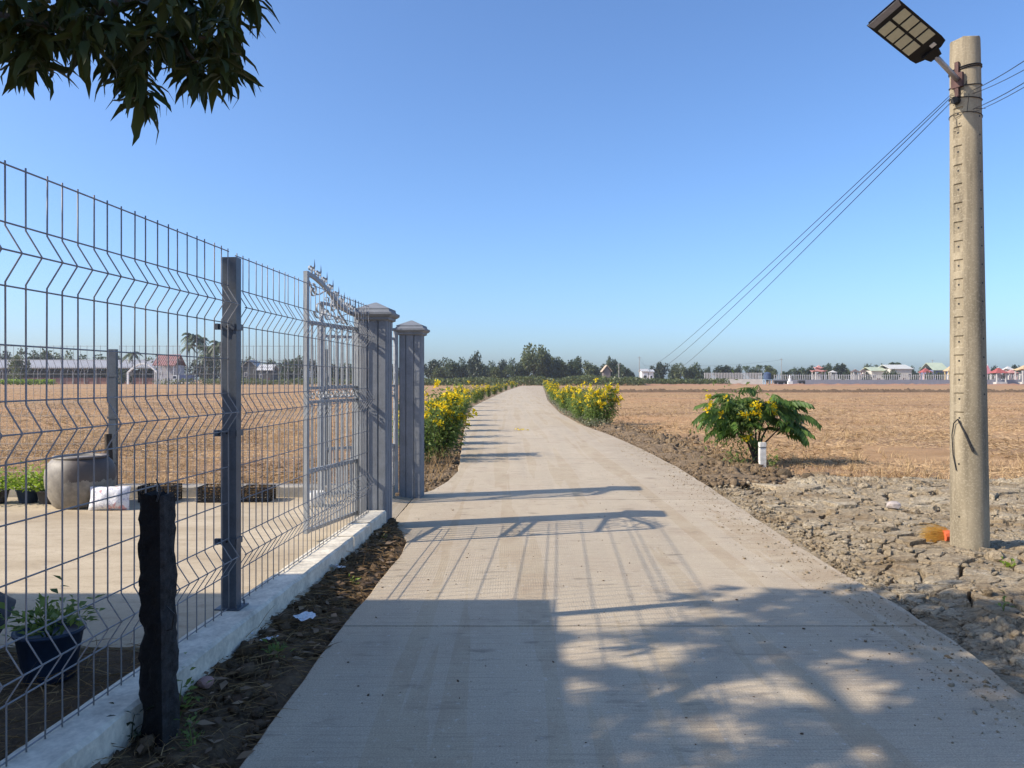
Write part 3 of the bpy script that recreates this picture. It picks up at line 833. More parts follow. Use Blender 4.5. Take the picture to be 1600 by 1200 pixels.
for s_, o_ in ((4.50, 0.045), (4.61, -0.06), (4.61, 0.045)):
    MB().tube([FW(s_, o_, PT), FW(s_, o_, PT + 0.035)], 0.005, 6).obj('anchor_bolt', M['galv'], fence)
hollow_post(1.42, -0.008, PT + 0.008, 2.27, 0.085, 0.07, M['galv'], fence)

# blackened old post leaning in front of the wall
M['char'] = simple('blackened_post', (0.007, 0.0065, 0.0065, 1), 0.95, 0.6, 18, 0.9, objspace=False, bd=0.02)
M['char_side'] = simple('grey_post_side', (0.035, 0.033, 0.032, 1), 0.95, 0.7, 25, 0.9, objspace=False, bd=0.02)
c0 = Vector((-1.475, 3.22, 0.0)); V = []; rows = 46; per = []
for k in range(4):
    for u in range(5): per.append((k, u / 5))
cor = [(-1, -1), (1, -1), (1, 1), (-1, 1)]
for r_ in range(rows):
    z = -0.05 + 1.12 * r_ / (rows - 1)
    hw = 0.053 + 0.004 * (1 - r_ / rows)
    for k, u in per:
        a = cor[k]; b = cor[(k + 1) % 4]
        x = (a[0] + (b[0] - a[0]) * u) * hw; y = (a[1] + (b[1] - a[1]) * u) * hw * 1.05
        l = math.hypot(x, y); x *= min(1, hw * 1.28 / l); y *= min(1, hw * 1.28 / l)
        nn = mnoise.noise((x * 22, y * 22, z * 9)) * 0.016 + mnoise.noise((x * 50, y * 50, z * 30)) * 0.012
        l = math.hypot(x, y); x += x / l * nn; y += y / l * nn
        th = R(12); x, y = x * math.cos(th) + y * math.sin(th), -x * math.sin(th) + y * math.cos(th)
        V.append((c0.x + x - 0.012 * z, c0.y + y, z + (mnoise.noise((x * 30, y * 30, 2)) * 0.018 if r_ == rows - 1 else 0)))
nn = len(per)
F = [(i * nn + k, i * nn + (k + 1) % nn, (i + 1) * nn + (k + 1) % nn, (i + 1) * nn + k) for i in range(rows - 1) for k in range(nn)]
V.append((c0.x - 0.012, c0.y, 1.055)); F += [((rows - 1) * nn + k, (rows - 1) * nn + (k + 1) % nn, rows * nn) for k in range(nn)]
op = empty('old_post', (c0.x, c0.y, 0), 'short blackened square old post standing before the low wall', 'post')
me = MB().add(V, F).mesh('shaft'); me.materials.append(M['char']); me.materials.append(M['char_side'])
for pl in me.polygons:
    if (pl.center.x - c0.x + 0.012 * pl.center.z) > 0.036 and pl.center.y < c0.y + .05: pl.material_index = 1  # right side of the post gets the lighter grey
link('shaft', me, None, op)
MB().tube([(c0.x + 0.02, c0.y - 0.075, 1.05), (c0.x + 0.03, c0.y - 0.06, 1.10), (c0.x + 0.005, c0.y - 0.05, 1.14)], [0.004, 0.004, 0.002], 5).obj('rusty_wire_stub', M['black'], op)
MB().tube([(c0.x + 0.06, c0.y - 0.075, 0.62), (c0.x + 0.095, c0.y - 0.08, 0.59), (c0.x + 0.085, c0.y - 0.08, 0.53), (c0.x + 0.06, c0.y - 0.07, 0.52)], 0.004, 5).obj('wire_loop', M['black'], op)

# ------------------------------------------------------------------ gate pillars
def pillar(cx, cy, label, hgt=2.20, a=0.285):
    e = empty('gate_pillar', (cx, cy, 0), label, 'pillar', 'pair of grey gate pillars')
    h = a / 2; g = 0.010; gd = 0.014
    prof = []
    # square outline with two upright grooves in every face
    for k in range(4):
        th = k * math.pi / 2
        pts = [(-h, -h), (-h * .38 - g, -h), (-h * .38 - g * .3, -h + gd), (-h * .38 + g * .3, -h + gd), (-h * .38 + g, -h), (h * .38 - g, -h), (h * .38 - g * .3, -h + gd), (h * .38 + g * .3, -h + gd), (h * .38 + g, -h), (h - 0.012, -h)]
        pts[0] = (-h + 0.012, -h)
        for x, y in pts:
            prof.append((x * math.cos(th) - y * math.sin(th), x * math.sin(th) + y * math.cos(th)))
    n = len(prof); V = []; rows = 30
    for r_ in range(rows + 1):
        z = -0.1 + (hgt - 0.14 + 0.1) * r_ / rows
        for k, (x, y) in enumerate(prof):
            p = FM @ Vector((x, y, 0)); w_ = 1 + 0.006 * mnoise.noise((x * 9 + cx, y * 9 + cy, z * 4))
            V.append((cx + p.x * w_, cy + p.y * w_, z))
    F = [(i * n + k, i * n + (k + 1) % n, (i + 1) * n + (k + 1) % n, (i + 1) * n + k) for i in range(rows) for k in range(n)]
    F.append(tuple(rows * n + k for k in range(n)))
    MB().add(V, F).obj('shaft', M['pillar'], e)
    # moulded cap: stacked square courses and a shallow pyramid
    cap = MB(); z0 = hgt - 0.14
    cs = [(h + 0.004, 0), (h + 0.03, 0.012), (h + 0.03, 0.035), (h + 0.048, 0.045), (h + 0.066, 0.062), (h + 0.066, 0.085), (h + 0.040, 0.092), (h + 0.030, 0.112), (h + 0.030, 0.128), (h + 0.012, 0.134), (0.012, 0.20)]
    V = []
    for r_, z in cs:
        for sx, sy in ((-1, -1), (1, -1), (1, 1), (-1, 1)):
            p = FM @ Vector((sx * r_, sy * r_, 0)); V.append((cx + p.x, cy + p.y, z0 + z))
    F = [(i * 4 + k, i * 4 + (k + 1) % 4, (i + 1) * 4 + (k + 1) % 4, (i + 1) * 4 + k) for i in range(len(cs) - 1) for k in range(4)]
    F.append((3, 2, 1, 0)); F.append(tuple((len(cs) - 1) * 4 + k for k in range(4)))
    cap.add(V, F).obj('cap', M['pillar'], e)
    return e
P1 = (-1.432, 8.09); P2 = (-1.325, 10.16)
pillar(P1[0], P1[1], 'nearer grey gate pillar at the end of the roadside fence', 2.30)
pillar(P2[0], P2[1], 'farther grey gate pillar beyond the gateway, next to flowering shrubs', 2.27)

# ------------------------------------------------------------------ wrought gate leaves
def scroll(cx, cz, r, turns, a0, sgn=1, n=16):
    """spiral in the gate plane (u, z)"""
    out = []
    for i in range(n + 1):
        t = i / n; a = a0 + sgn * turns * 2 * math.pi * t; rr = r * (1 - 0.72 * t)
        out.append((cx + rr * math.cos(a), cz + rr * math.sin(a)))
    return out
def gate(name, A, B, label, mirror=False, top=(2.55, 2.25), L=None):
    """leaf in the upright plane from free end A to hinge end B"""
    A = Vector((A[0], A[1], 0)); B = Vector((B[0], B[1], 0)); d = (B - A); L = d.length; d.normalize()
    nrm = Vector((d.y, -d.x, 0))
    e = empty(name, (A + B) / 2, label, 'gate', 'two open leaves of the grey gate')
    W = lambda u, z, o=0: A + d * u + nrm * o + Vector((0, 0, z))
    zb = 0.13
    def arch(u):
        t = u / L
        return top[0] + (top[1] - top[0]) * (1 - math.cos(math.pi * min(1, t * 1.08))) / 2 - 0.05 * math.sin(math.pi * t) * 0 
    m = MB()
    m.bar([W(0.02, zb), W(0.02, arch(0.02))], 0.04, 0.04, nrm).obj('stile', M['gate'], e)
    MB().bar([W(L - 0.02, zb - 0.05), W(L - 0.02, arch(L))], 0.05, 0.05, nrm).obj('stile', M['gate'], e)
    MB().bar([W(u, arch(u) - 0.02) for u in np.linspace(0.04, L - 0.045, 18)], 0.036, 0.03, nrm).obj('arched_rail', M['gate'], e)
    zr = [zb + 0.02, 0.70, 1.34, 1.47, 2.08]
    for z in zr:
        MB().bar([W(0.042, z), W(L - 0.046, z)], 0.035 if z < 1 or z > 2 else 0.028, 0.03, nrm).obj('rail', M['gate'], e)
    nb = 9
    for i in range(1, nb):
        u = L * i / nb
        MB().bar([W(u, 0.72), W(u, 1.325)], 0.016, 0.016, nrm).obj('bar', M['gate'], e)
        MB().bar([W(u, 1.485), W(u, 2.06)], 0.016, 0.016, nrm).obj('bar', M['gate'], e)
    for i in range(1, 2 * nb):
        u = L * i / (2 * nb)
        if i % 2 == 0 or True:
            MB().bar([W(u, zb + 0.04), W(u, 0.68)], 0.014, 0.014, nrm).obj('bar', M['gate'], e)
    # band of S scrolls between the middle rails
    for i in range(6):
        u = L * (i + 0.5) / 6; s = MB()
        p = [(u - 0.04 + a, b) for a, b in []]
        a_ = scroll(u - 0.03, 1.405, 0.048, 1.1, 0, 1); s.bar([W(x, z) for x, z in a_], 0.006, 0.016, nrm)
        b_ = scroll(u + 0.045, 1.405, 0.042, 1.0, math.pi, 1); s.bar([W(x, z) for x, z in b_], 0.006, 0.016, nrm)
        s.obj('scroll', M['gate'], e)
    # large sweeping scrolls under the arch
    s = MB(); n = 20
    s.bar([W(0.06 + (L * 0.72) * t, 2.11 + (arch(0.05) - 2.19) * (1 - t) ** 0.8 * (1 - 0.25 * math.sin(t * 9)) + 0.03 * math.sin(t * 3.14)) for t in np.linspace(0, 1, n)], 0.010, 0.018, nrm); s.obj('sweep', M['gate'], e)
    for (u, z, r, a0, sg) in ((0.14, arch(0.1) - 0.16, 0.07, 1.6, -1), (0.25, 2.22, 0.10, 3.4, 1), (0.42, 2.19, 0.07, 0.2, -1), (0.55, arch(0.5) - 0.13, 0.06, 1.5, 1), (0.64, 2.16, 0.05, 3.0, 1), (0.75, 2.155, 0.045, 0.0, -1)):
        if u < L - 0.1:
            MB().bar([W(x, zz) for x, zz in scroll(u, z, r, 1.15, a0, sg, 22)], 0.007, 0.018, nrm).obj('scroll', M['gate'], e)
    # row of C scrolls with spear points along the arch
    ns = 9
    for i in range(ns):
        u = 0.05 + (L - 0.12) * i / (ns - 1); z = arch(u)
        if i < ns - 1:
            u2 = u + (L - 0.12) / (ns - 1) * 0.5; z2 = arch(u2)
            q = MB()
            q.bar([W(x, zz) for x, zz in scroll(u2 - 0.024, z2 + 0.040, 0.040, 1.0, -1.2, 1, 14)], 0.006, 0.016, nrm)
            q.bar([W(x, zz) for x, zz in scroll(u2 + 0.030, z2 + 0.038, 0.036, 1.0, 4.3, -1, 14)], 0.006, 0.016, nrm)
            q.obj('crest_scroll', M['gate'], e)
        if i > 0:
            V = []
            for hz, r_ in ((0, 0.006), (0.07, 0.006), (0.085, 0.013), (0.155, 0.001)):
                for a_, b_ in ((-1, 0), (0, -.6), (1, 0), (0, .6)):
                    V.append(W(u + a_ * r_, z + hz, b_ * r_))
            F = [(j * 4 + k, j * 4 + (k + 1) % 4, (j + 1) * 4 + (k + 1) % 4, (j + 1) * 4 + k) for j in range(3) for k in range(4)]
            MB().add(V, F).obj('spear_point', M['gate'], e)
    # bolt housing and hinges
    MB().box(W(0.05, 1.60), (0.05, 0.05, 0.06)).obj('latch', M['white'], e)
    return e
gate('gate_leaf', (-1.90, 7.06), (-1.63, 8.13), 'nearer open grey wrought gate leaf with scrolls, seen through the mesh fence')
gate('gate_leaf', (-2.34, 9.35), (-1.50, 10.02), 'farther open gate leaf behind the nearer leaf, hinged on the far pillar', top=(2.50, 2.22))
for z in (0.45, 1.1, 1.8):
    pass

# ------------------------------------------------------------------ fence and kerb at the back of the yard
KB = 9.9
kb = MB()
V = []; n = 90
for i in range(n + 1):
    x = -9.5 + 7.98 * i / n; e_ = 0.012 * mnoise.noise((x * 5, 0, 0))
    V += [(x, KB - 0.12, -0.15), (x, KB - 0.12 + e_ * .6, 0.175 + e_), (x, KB - 0.10, 0.19 + e_), (x, KB + 0.10, 0.19 + e_ * .5), (x, KB + 0.12, 0.17), (x, KB + 0.12, -0.15)]
F = [(i * 6 + k, (i + 1) * 6 + k, (i + 1) * 6 + k + 1, i * 6 + k + 1) for i in range(n) for k in range(5)] + [(0, 1, 2, 3, 4, 5), tuple(n * 6 + k for k in range(5, -1, -1))]
tag(kb.add(V, F).obj('kerb_beam', M['kerb']), 'low raw concrete kerb along the back of the yard', 'kerb')
bf = empty('wire_fence', (-5.0, KB, 0.19), 'lower wire mesh fence on the concrete kerb at the back of the yard', 'fence')
BH = [1.98, 1.80, 1.62, 1.44, 1.26, 1.08, 0.90, 0.72, 0.54, 0.36, 0.21]
BV = [(1.80, 1.71, 1.62), (1.26, 1.17, 1.08), (0.72, 0.63, 0.54)]
bprof = [(0, 1.99)]
for a, b, c in BV: bprof += [(0, a - .01), (0.05, b), (0, c + .01)]
bprof.append((0, 0.19))
bme = vmesh('vertical_wire', bprof, Vector((0, 1, 0)), 0.0024, 5); bme.materials.append(M['wire'])
for (x0, x1) in ((-9.6, -7.95), (-7.8, -5.22), (-5.06, -2.47), (-2.38, -1.50)):
    m = int(round((x1 - x0) / 0.085))
    for i in range(m + 1):
        link('vertical_wire', bme, None, bf, loc=Vector((x0 + (x1 - x0) * i / m, KB, 0)) - Vector(bf.location))
    for z in BH: MB().tube([(x0, KB - .003, z), (x1, KB - .003, z)], 0.0024, 5).obj('horizontal_wire', M['wire'], bf)
    for a, b, c in BV: MB().tube([(x0, KB + 0.046, b), (x1, KB + 0.046, b)], 0.0024, 5).obj('horizontal_wire', M['wire'], bf)
for x in (-7.87, -5.14, -2.425):
    MB().box((x, KB, 1.065), (0.095, 0.06, 1.75)).obj('post', M['galv'], bf)
    for z in (1.60, 1.06, 0.5): MB().box((x, KB - 0.034, z), (0.125, 0.006, 0.03)).obj('clip', M['galv'], bf)
# dark wooden stake propped beside the back fence post
MB().tube([(-5.02, KB - 0.26, 0.04), (-5.07, KB - 0.24, 0.5), (-5.10, KB - 0.2, 0.86)], [0.055, 0.05, 0.045], 8).obj('wooden_stake', M['bark'])
tag(bpy.data.objects['wooden_stake'], 'short dark wooden stake leaning at the back fence post beside the jar', 'stake')

# ------------------------------------------------------------------ things in the yard
def jarmat():
    t = NT('glazed_jar'); p = t.obj(); x, y, z = t.sep(p)
    n1 = t.noise(t.map(p, (6, 6, 1.5)), 1, 4); n2 = t.noise(p, 14, 5, 0.65)
    c = t.ramp(n2, 0.3, 0.7, (0.17, 0.15, 0.125, 1), (0.30, 0.27, 0.22, 1))
    drip = t.math('GREATER_THAN', t.math('ADD', z, t.math('MULTIPLY', n1, 0.35)), 0.52)
    side = t.ramp(t.math('ADD', x, t.math('MULTIPLY', n2, 0.25)), 0.10, 0.22)
    c = t.mix(t.math('MULTIPLY', t.math('MULTIPLY', drip, side), 0.85), c, (0.07, 0.055, 0.05, 1))     # dark glaze running down
    t.col(c); t.bump(n2, 0.25, 0.01); return t.set(0.55, 0, 0.4)
M['jar'] = jarmat()
jx, jy = -5.12, 9.12
jar = empty('water_jar', (jx, jy, 0.05), 'big round grey glazed water jar at the back of the yard', 'jar')
prof = [(0.255, 0.0), (0.285, 0.02), (0.335, 0.12), (0.37, 0.24), (0.38, 0.34), (0.37, 0.44), (0.34, 0.52), (0.30, 0.565), (0.275, 0.575)]
link('body', MB().lathe(prof, 40).mesh('body'), M['jar'], jar, True, loc=(0, 0, 0))
link('rim', MB().lathe([(0.265, 0.565), (0.285, 0.57), (0.30, 0.585), (0.292, 0.60), (0.275, 0.602), (0.255, 0.59), (0.25, 0.52), (0.20, 0.515)], 40).mesh('rim'), M['jar'], jar, True, loc=(0, 0, 0))

def sackmat():
    t = NT('printed_sack'); p = t.obj()
    v = t.voro(t.map(p, (9, 9, 14)), 1.0); n1 = t.noise(p, 28, 3)
    c = t.mix(t.math('MULTIPLY', t.ramp(n1, 0.56, 0.62), 0.5), (0.75, 0.74, 0.74, 1), (0.30, 0.27, 0.42, 1))
    c = t.mix(t.math('MULTIPLY', t.ramp(t.noise(p, 9, 2), 0.60, 0.66), 0.7), c, (0.55, 0.16, 0.17, 1))
    t.col(c); t.bump(t.noise(p, 18, 4), 0.5, 0.02); return t.set(0.6, 0, 0.4)
M['sack'] = sackmat()
def sack(name, loc, size, mat, label, rot=(0, 0, 0), cat='sack', group=None):
    V = []; nu, nv = 14, 10
    for sgn in (-1, 1):
        for j in range(nv + 1):
            for i in range(nu + 1):
                u = i / nu * 2 - 1; v = j / nv
                t = max(0, (1 - abs(u) ** 2.5)) ** 0.5 * max(0, (1 - abs(2 * v - 1) ** 3)) ** 0.5
                w_ = 0.012 * mnoise.noise((u * 3, v * 3, sgn * 3.0))
                V.append((u * size[0] / 2 * (0.94 + 0.06 * abs(2 * v - 1)), sgn * (size[1] / 2 * t + 0.002) + w_, v * size[2] + 0.02 * mnoise.noise((u * 2.5, 9, 0)) * (v > .9)))
    m_ = (nu + 1) * (nv + 1); F = []
    for s_ in (0, 1):
        for j in range(nv):
            for i in range(nu):
                a = s_ * m_ + j * (nu + 1) + i; q = (a, a + 1, a + nu + 2, a + nu + 1)
                F.append(q if s_ == 0 else q[::-1])
    return tag(link(name, MB().add(V, F).mesh(name), mat, None, True, loc=loc, rot=rot), label, cat, group)
sack('fertiliser_sack', (-4.63, 8.82, 0.05), (0.46, 0.16, 0.27), M['sack'], 'white printed plastic sack propped against the big jar', (R(-10), 0, R(4)))

def pot(name, loc, r, h, mat, label, leaves, n=160, lr=0.22, lh=0.3, leafm=None, ll=0.09, tilt=(0, 0, 0), group=None):
    e = empty(name, loc, label, 'potted plant', group); e.rotation_euler = tilt
    link('pot', MB().lathe([(r * .72, 0), (r * .75, 0.005), (r, h * .93), (r * 1.07, h * .94), (r * 1.07, h), (r * .96, h), (r * .93, h * .86), (0.001, h * .86)], 24).mesh('pot'), mat, e, True, loc=(0, 0, 0))
    if leaves:
        P = np.stack([rng.normal(0, lr * .5, n), rng.normal(0, lr * .5, n), h + np.abs(rng.normal(0, lh * .5, n)) + 0.01], -1)
        d = np.stack([rng.normal(0, .6, n) + P[:, 0] * 4, rng.normal(0, .6, n) + P[:, 1] * 4, rng.uniform(-.2, 1, n)], -1)
        V, F = leafcloud(P, d, ll * rng.uniform(.6, 1.3, n), 0.36)
        link('foliage', npmesh('foliage', V, F), leafm, e, loc=(0, 0, 0))
        st_ = MB()
        for i in range(7):
            k = rng.integers(0, n); q = P[k]
            st_.tube([(q[0] * .15, q[1] * .15, h * .85), (q[0] * .6, q[1] * .6, h + (q[2] - h) * .6), tuple(q)], [0.005, 0.004, 0.002], 5)
        link('stems', st_.mesh('stems'), M['senna'], e, loc=(0, 0, 0))
    return e
def leafcloud(P, d, L, wr=0.4, droop=0.15):
    """folded diamond leaves: base, two sides, tip -> 2 triangles each side as quads"""
    n = len(P)
    d = d / (np.linalg.norm(d, axis=1)[:, None] + 1e-9)
    up = np.tile(np.array([[0, 0, 1.0]]), (n, 1)) + rng.normal(0, .5, (n, 3))
    s = np.cross(d, up); s /= np.linalg.norm(s, axis=1)[:, None] + 1e-9
    nn = np.cross(s, d)
    L = np.asarray(L)[:, None]
    mid = P + d * L * .45
    tip = P + d * L + np.array([0, 0, -1.0]) * L * droop
    a = mid + s * L * wr * .5 + nn * L * .05; b = mid - s * L * wr * .5 + nn * L * .05
    V = np.stack([P, a, tip, b], 1).reshape(-1, 3)
    F = (np.arange(n) * 4)[:, None] + np.array([[0, 1, 2, 3]])
    return V, F
M['bluepot'] = simple('dark_blue_pot', (0.018, 0.035, 0.07, 1), 0.5, 0.4, 7, 0.1)
M['greypot'] = simple('grey_pot', (0.06, 0.06, 0.065, 1), 0.7, 0.3, 9, 0.2)
pot('potted_plant', (-2.36, 3.92, 0.03), 0.155, 0.25, M['bluepot'], 'leafy green plant in a dark blue pot close behind the fence', True, 170, 0.17, 0.13, M['shrub'], 0.07)
for o in bpy.data.objects['potted_plant'].children: o.location = (0, 0, 0)
pot('tipped_pot', (-2.80, 4.22, 0.20), 0.19, 0.34, M['greypot'], 'dark grey pot tipped on its side at the left picture edge', False, tilt=(R(60), R(20), R(-70)))
bpy.data.objects['tipped_pot']['category'] = 'pot'
for k, (x, lab) in enumerate([(-6.25, 'leftmost lime green plant in a dark pot at the back of the yard'), (-5.9, 'lime green plant in a dark pot, second from the big jar'), (-5.62, 'lime green plant in a dark pot right beside the big jar')]):
    pot('potted_plant', (x, 9.32 + 0.05 * (k % 2), 0.05), 0.13, 0.16, M['bluepot'] if k == 1 else M['greypot'], lab, True, 420, 0.26, 0.20, M['limegreen'], 0.07, group='row of lime green plants by the jar')
# perforated black crates by the kerb
def crate(loc, sx, sy, sz, label):
    e = empty('black_crate', loc, label, 'crate', 'black plastic crates along the kerb')
    for (cx, cy, wx, along) in ((0, -sy / 2, sx, 'x'), (0, sy / 2, sx, 'x'), (-sx / 2, 0, sy, 'y'), (sx / 2, 0, sy, 'y')):
        m = MB(); nc = max(3, int(wx / 0.045)); nr = 5
        for i in range(nc + 1):
            u = -wx / 2 + wx * i / nc
            m.box((cx + (u if along == 'x' else 0), cy + (u if along == 'y' else 0), sz / 2), (0.018 if along == 'x' else 0.006, 0.006 if along == 'x' else 0.018, sz))
        for j in range(nr + 1):
            z = 0.008 + (sz - 0.016) * j / nr
            m.box((cx, cy, z), (wx if along == 'x' else 0.009, 0.009 if along == 'x' else wx, 0.014))
        link('side', m.mesh('side'), M['black'], e, loc=(0, 0, 0))
    link('bottom', MB().box((0, 0, 0.006), (sx - .01, sy - .01, 0.008)).mesh('bottom'), M['black'], e, loc=(0, 0, 0))
    n = 500; P = np.stack([rng.uniform(-sx / 2.3, sx / 2.3, n), rng.uniform(-sy / 2.3, sy / 2.3, n), rng.uniform(sz * .5, sz * .95, n)], -1)
    V, F = blades(P, rng.normal(size=(n, 3)) * np.array([1, 1, .3]), rng.uniform(.06, .16, n), np.full(n, .006))
    link('straw_filling', npmesh('straw_filling', V, F), M['straw_dark'], e, loc=(0, 0, 0))
crate((-3.62, 9.5, 0.05), 0.42, 0.30, 0.19, 'black perforated crate just left of the tall fence post')
crate((-3.15, 9.52, 0.05), 0.34, 0.28, 0.18, 'black crate just right of the tall fence post')
crate((-4.35, 9.5, 0.05), 0.40, 0.28, 0.20, 'dark crate of straw behind the white sack')
link('white_bucket', MB().lathe([(0.06, 0), (0.09, 0.01), (0.115, 0.10), (0.12, 0.17), (0.105, 0.175), (0.10, 0.11), (0.001, 0.09)], 24).mesh('white_bucket'), M['white'], None, True, loc=(-2.33, 9.1, 0.05))
tag(bpy.data.objects['white_bucket'], 'small white round bucket on the yard floor by the far gate leaf', 'bucket')

# ------------------------------------------------------------------ litter in the soil strip
def strip_pt(px_, py_, z=0.05):
    x, y = G(px_, py_, z); return x, y
M['plastic'] = simple('white_plastic', (0.62, 0.64, 0.66, 1), 0.5, 0.2, 20, 0.5)
M['brick'] = simple('pink_brick', (0.36, 0.22, 0.19, 1), 0.9, 0.2, 30, 0.4)
x, y = strip_pt(322, 1072, 0.07); rock('brick_piece', (x, y, 0.09), 0.038, M['brick'], 'pinkish piece of brick on the soil beside the blackened post', 2, 0.75, 4)
def scrap(px_, py_, s_, label, seed, lift=0.0, mat='plastic'):
    x, y = G(px_, py_, 0.05); V = []; n = 7
    for j in range(n):
        for i in range(n):
            u = i / (n - 1) - .5; v = j / (n - 1) - .5
            V.append((u * s_ * (1 + .3 * mnoise.noise((v * 4, seed, 0))), v * s_ * .7, 0.02 + lift + 0.3 * s_ * abs(mnoise.noise((u * 4 + seed, v * 4, seed * 1.7)))))
    F = [(j * n + i, j * n + i + 1, (j + 1) * n + i + 1, (j + 1) * n + i) for j in range(n - 1) for i in range(n - 1)]
    o = link('plastic_scrap', MB().add(V, F).mesh('plastic_scrap'), M[mat], loc=(x, y, 0.045), rot=(R(12), 0, seed))
    return tag(o, label, 'litter', 'white plastic scraps in the soil strip')
scrap(475, 968, 0.14, 'crumpled white plastic scrap lying in the middle of the soil strip', 1)
scrap(386, 1000, 0.07, 'small white plastic scrap against the foot of the low wall', 2, 0.03)
scrap(515, 895, 0.20, 'largest pale plastic sheet scrap leaning at the wall, nearest the gate pillar', 3, 0.02)
scrap(420, 1003, 0.10, 'flat grey-white scrap just right of the tall fence post foot', 4, 0.0)
# fallen leaves, straw and weeds
def litter(name, n, xr_, yr_, zf, mat, Lr, wr, label):
    x, y = xr_(n), yr_(n)
    V, F = leafcloud(np.stack([x(y) if callable(x) else x, y, zf((x(y) if callable(x) else x), y)], -1), np.stack([rng.normal(size=n), rng.normal(size=n), rng.normal(0, .18, n)], -1), rng.uniform(Lr[0], Lr[1], n), wr, 0.0)
    return tag(link(name, npmesh(name, V, F), mat), label, kind='stuff')
M['deadleaf'] = leafmat('dead_leaf', (0.10, 0.065, 0.04, 1), (0.30, 0.21, 0.13, 1), 0.1, 0.8, 0.2)
n = 2600; yy = 1.4 + 6.4 * rng.random(n); u = rng.random(n); xl = -1.93 + 0.0612 * yy + 0.175; xx = xl + (lx(yy) - 0.01 - xl) * u
V, F = blades(np.stack([xx, yy, 0.085 - 0.115 * u ** .8 + rng.uniform(0, .025, n)], -1), np.stack([rng.normal(size=n), rng.normal(size=n), rng.normal(0, .15, n)], -1), rng.uniform(.04, .18, n), rng.uniform(.002, .005, n), 0.3)
tag(link('strip_straw', npmesh('strip_straw', V, F), M['straw_dark']), 'dry grass stalks and twigs strewn on the soil strip', kind='stuff')
n = 260; yy = 1.5 + 6.0 * rng.random(n); u = rng.random(n); xl = -1.93 + 0.0612 * yy + 0.19; xx = xl + (lx(yy) - 0.02 - xl) * u
V, F = leafcloud(np.stack([xx, yy, 0.095 - 0.115 * u ** .8 + rng.uniform(0, .02, n)], -1), np.stack([rng.normal(size=n), rng.normal(size=n), rng.normal(0, .15, n)], -1), rng.uniform(.03, .11, n), 0.4, 0.0)
tag(link('fallen_leaves', npmesh('fallen_leaves', V, F), M['deadleaf']), 'curled brown fallen leaves on the soil strip', kind='stuff')
n = 2600; yy = 1.6 + 2.7 * rng.random(n); xx = -4.2 + (2.6) * rng.random(n); xx = np.minimum(xx, -1.93 + 0.0612 * yy - 0.09)
V, F = blades(np.stack([xx, yy, 0.06 + rng.uniform(0, .03, n)], -1), np.stack([rng.normal(size=n), rng.normal(size=n), rng.normal(0, .15, n)], -1), rng.uniform(.06, .2, n), rng.uniform(.002, .006, n), 0.3)
tag(link('yard_straw', npmesh('yard_straw', V, F), M['straw_dark']), 'dry straw and twigs on the soil behind the fence', kind='stuff')
def weed(px_, py_, z, r, h, n, label, mat='shrub', ll=0.04):
    x, y = G(px_, py_, z); e = empty('weed', (x, y, z - 0.01), label, 'weed', 'small weeds in the bare soil')
    P = np.stack([rng.normal(0, r * .5, n), rng.normal(0, r * .5, n), np.abs(rng.normal(0, h * .5, n))], -1)
    V, F = leafcloud(P, np.stack([P[:, 0] * 8 + rng.normal(0, .5, n), P[:, 1] * 8 + rng.normal(0, .5, n), rng.uniform(0, 1, n)], -1), ll * rng.uniform(.6, 1.4, n), 0.4)
    link('leaves', npmesh('leaves', V, F), M[mat], e, loc=(0, 0, 0))
    s = MB()
    for k in range(4):
        q = P[k]; s.tube([(0, 0, -.01), (q[0] * .5, q[1] * .5, q[2] * .6), tuple(q)], [.003, .0025, .001], 4)
    link('stem', s.mesh('stem'), M[mat], e, loc=(0, 0, 0))
weed(278, 1120, 0.06, 0.09, 0.22, 60, 'dark green weed at the right foot of the blackened post')
weed(205, 1150, 0.08, 0.07, 0.16, 30, 'small dark weed at the left foot of the blackened post', 'tree_c')
weed(300, 1162, 0.04, 0.06, 0.10, 40, 'little yellowish weed in the soil strip, nearest the camera', 'shrub', 0.03)
weed(552, 912, 0.01, 0.05, 0.05, 36, 'tiny green seedling on the sunlit soil strip, nearer one', 'limegreen', 0.03)
weed(603, 846, 0.01, 0.05, 0.06, 40, 'tiny green seedling on the sunlit soil strip below the pillar', 'limegreen', 0.03)
weed(432, 1018, 0.04, 0.08, 0.06, 40, 'low grass weed in the shaded middle of the strip', 'shrub', 0.04)
weed(1578, 888, 0.03, 0.04, 0.09, 22, 'green sprig in the mud right of the utility pole', 'limegreen', 0.05)
weed(1568, 950, 0.03, 0.03, 0.12, 16, 'thin green sprig in the cracked mud nearer the camera', 'shrub', 0.04)

# ------------------------------------------------------------------ utility pole with lamp, cables and broom
def polemat():
    t = NT('pole_concrete'); p = t.obj()
    n1 = t.noise(t.map(p, (5, 5, 1.2)), 1, 5); n2 = t.noise(p, 60, 4, .6); n3 = t.noise(t.map(p, (14, 14, 0.8)), 1, 4, .6)
    c = t.ramp(n1, .3, .7, (0.20, 0.167, 0.112, 1), (0.375, 0.315, 0.215, 1))
    c = t.mix(t.math('MULTIPLY', t.ramp(n3, .50, .68), .6), c, (0.12, 0.10, 0.07, 1))
    c = t.mix(t.math('MULTIPLY', t.ramp(n2, .5, .66), .4), c, (0.46, 0.40, 0.29, 1))
    t.col(c); t.bump(t.math('ADD', n2, n1), .35, .004); return t.set(.9, 0, .2)
M['pole'] = polemat()
PX, PY, PH = 4.215, 7.07, 4.66
LEAN = Vector((-0.045 / 4.6, 0, 1))
pole = empty('utility_pole', (PX, PY, 0), 'round concrete utility pole with a column of square recesses', 'utility pole')
na = 84
face_a = math.atan2(-PY, -PX) - R(31)          # recess column, turned left of the viewer
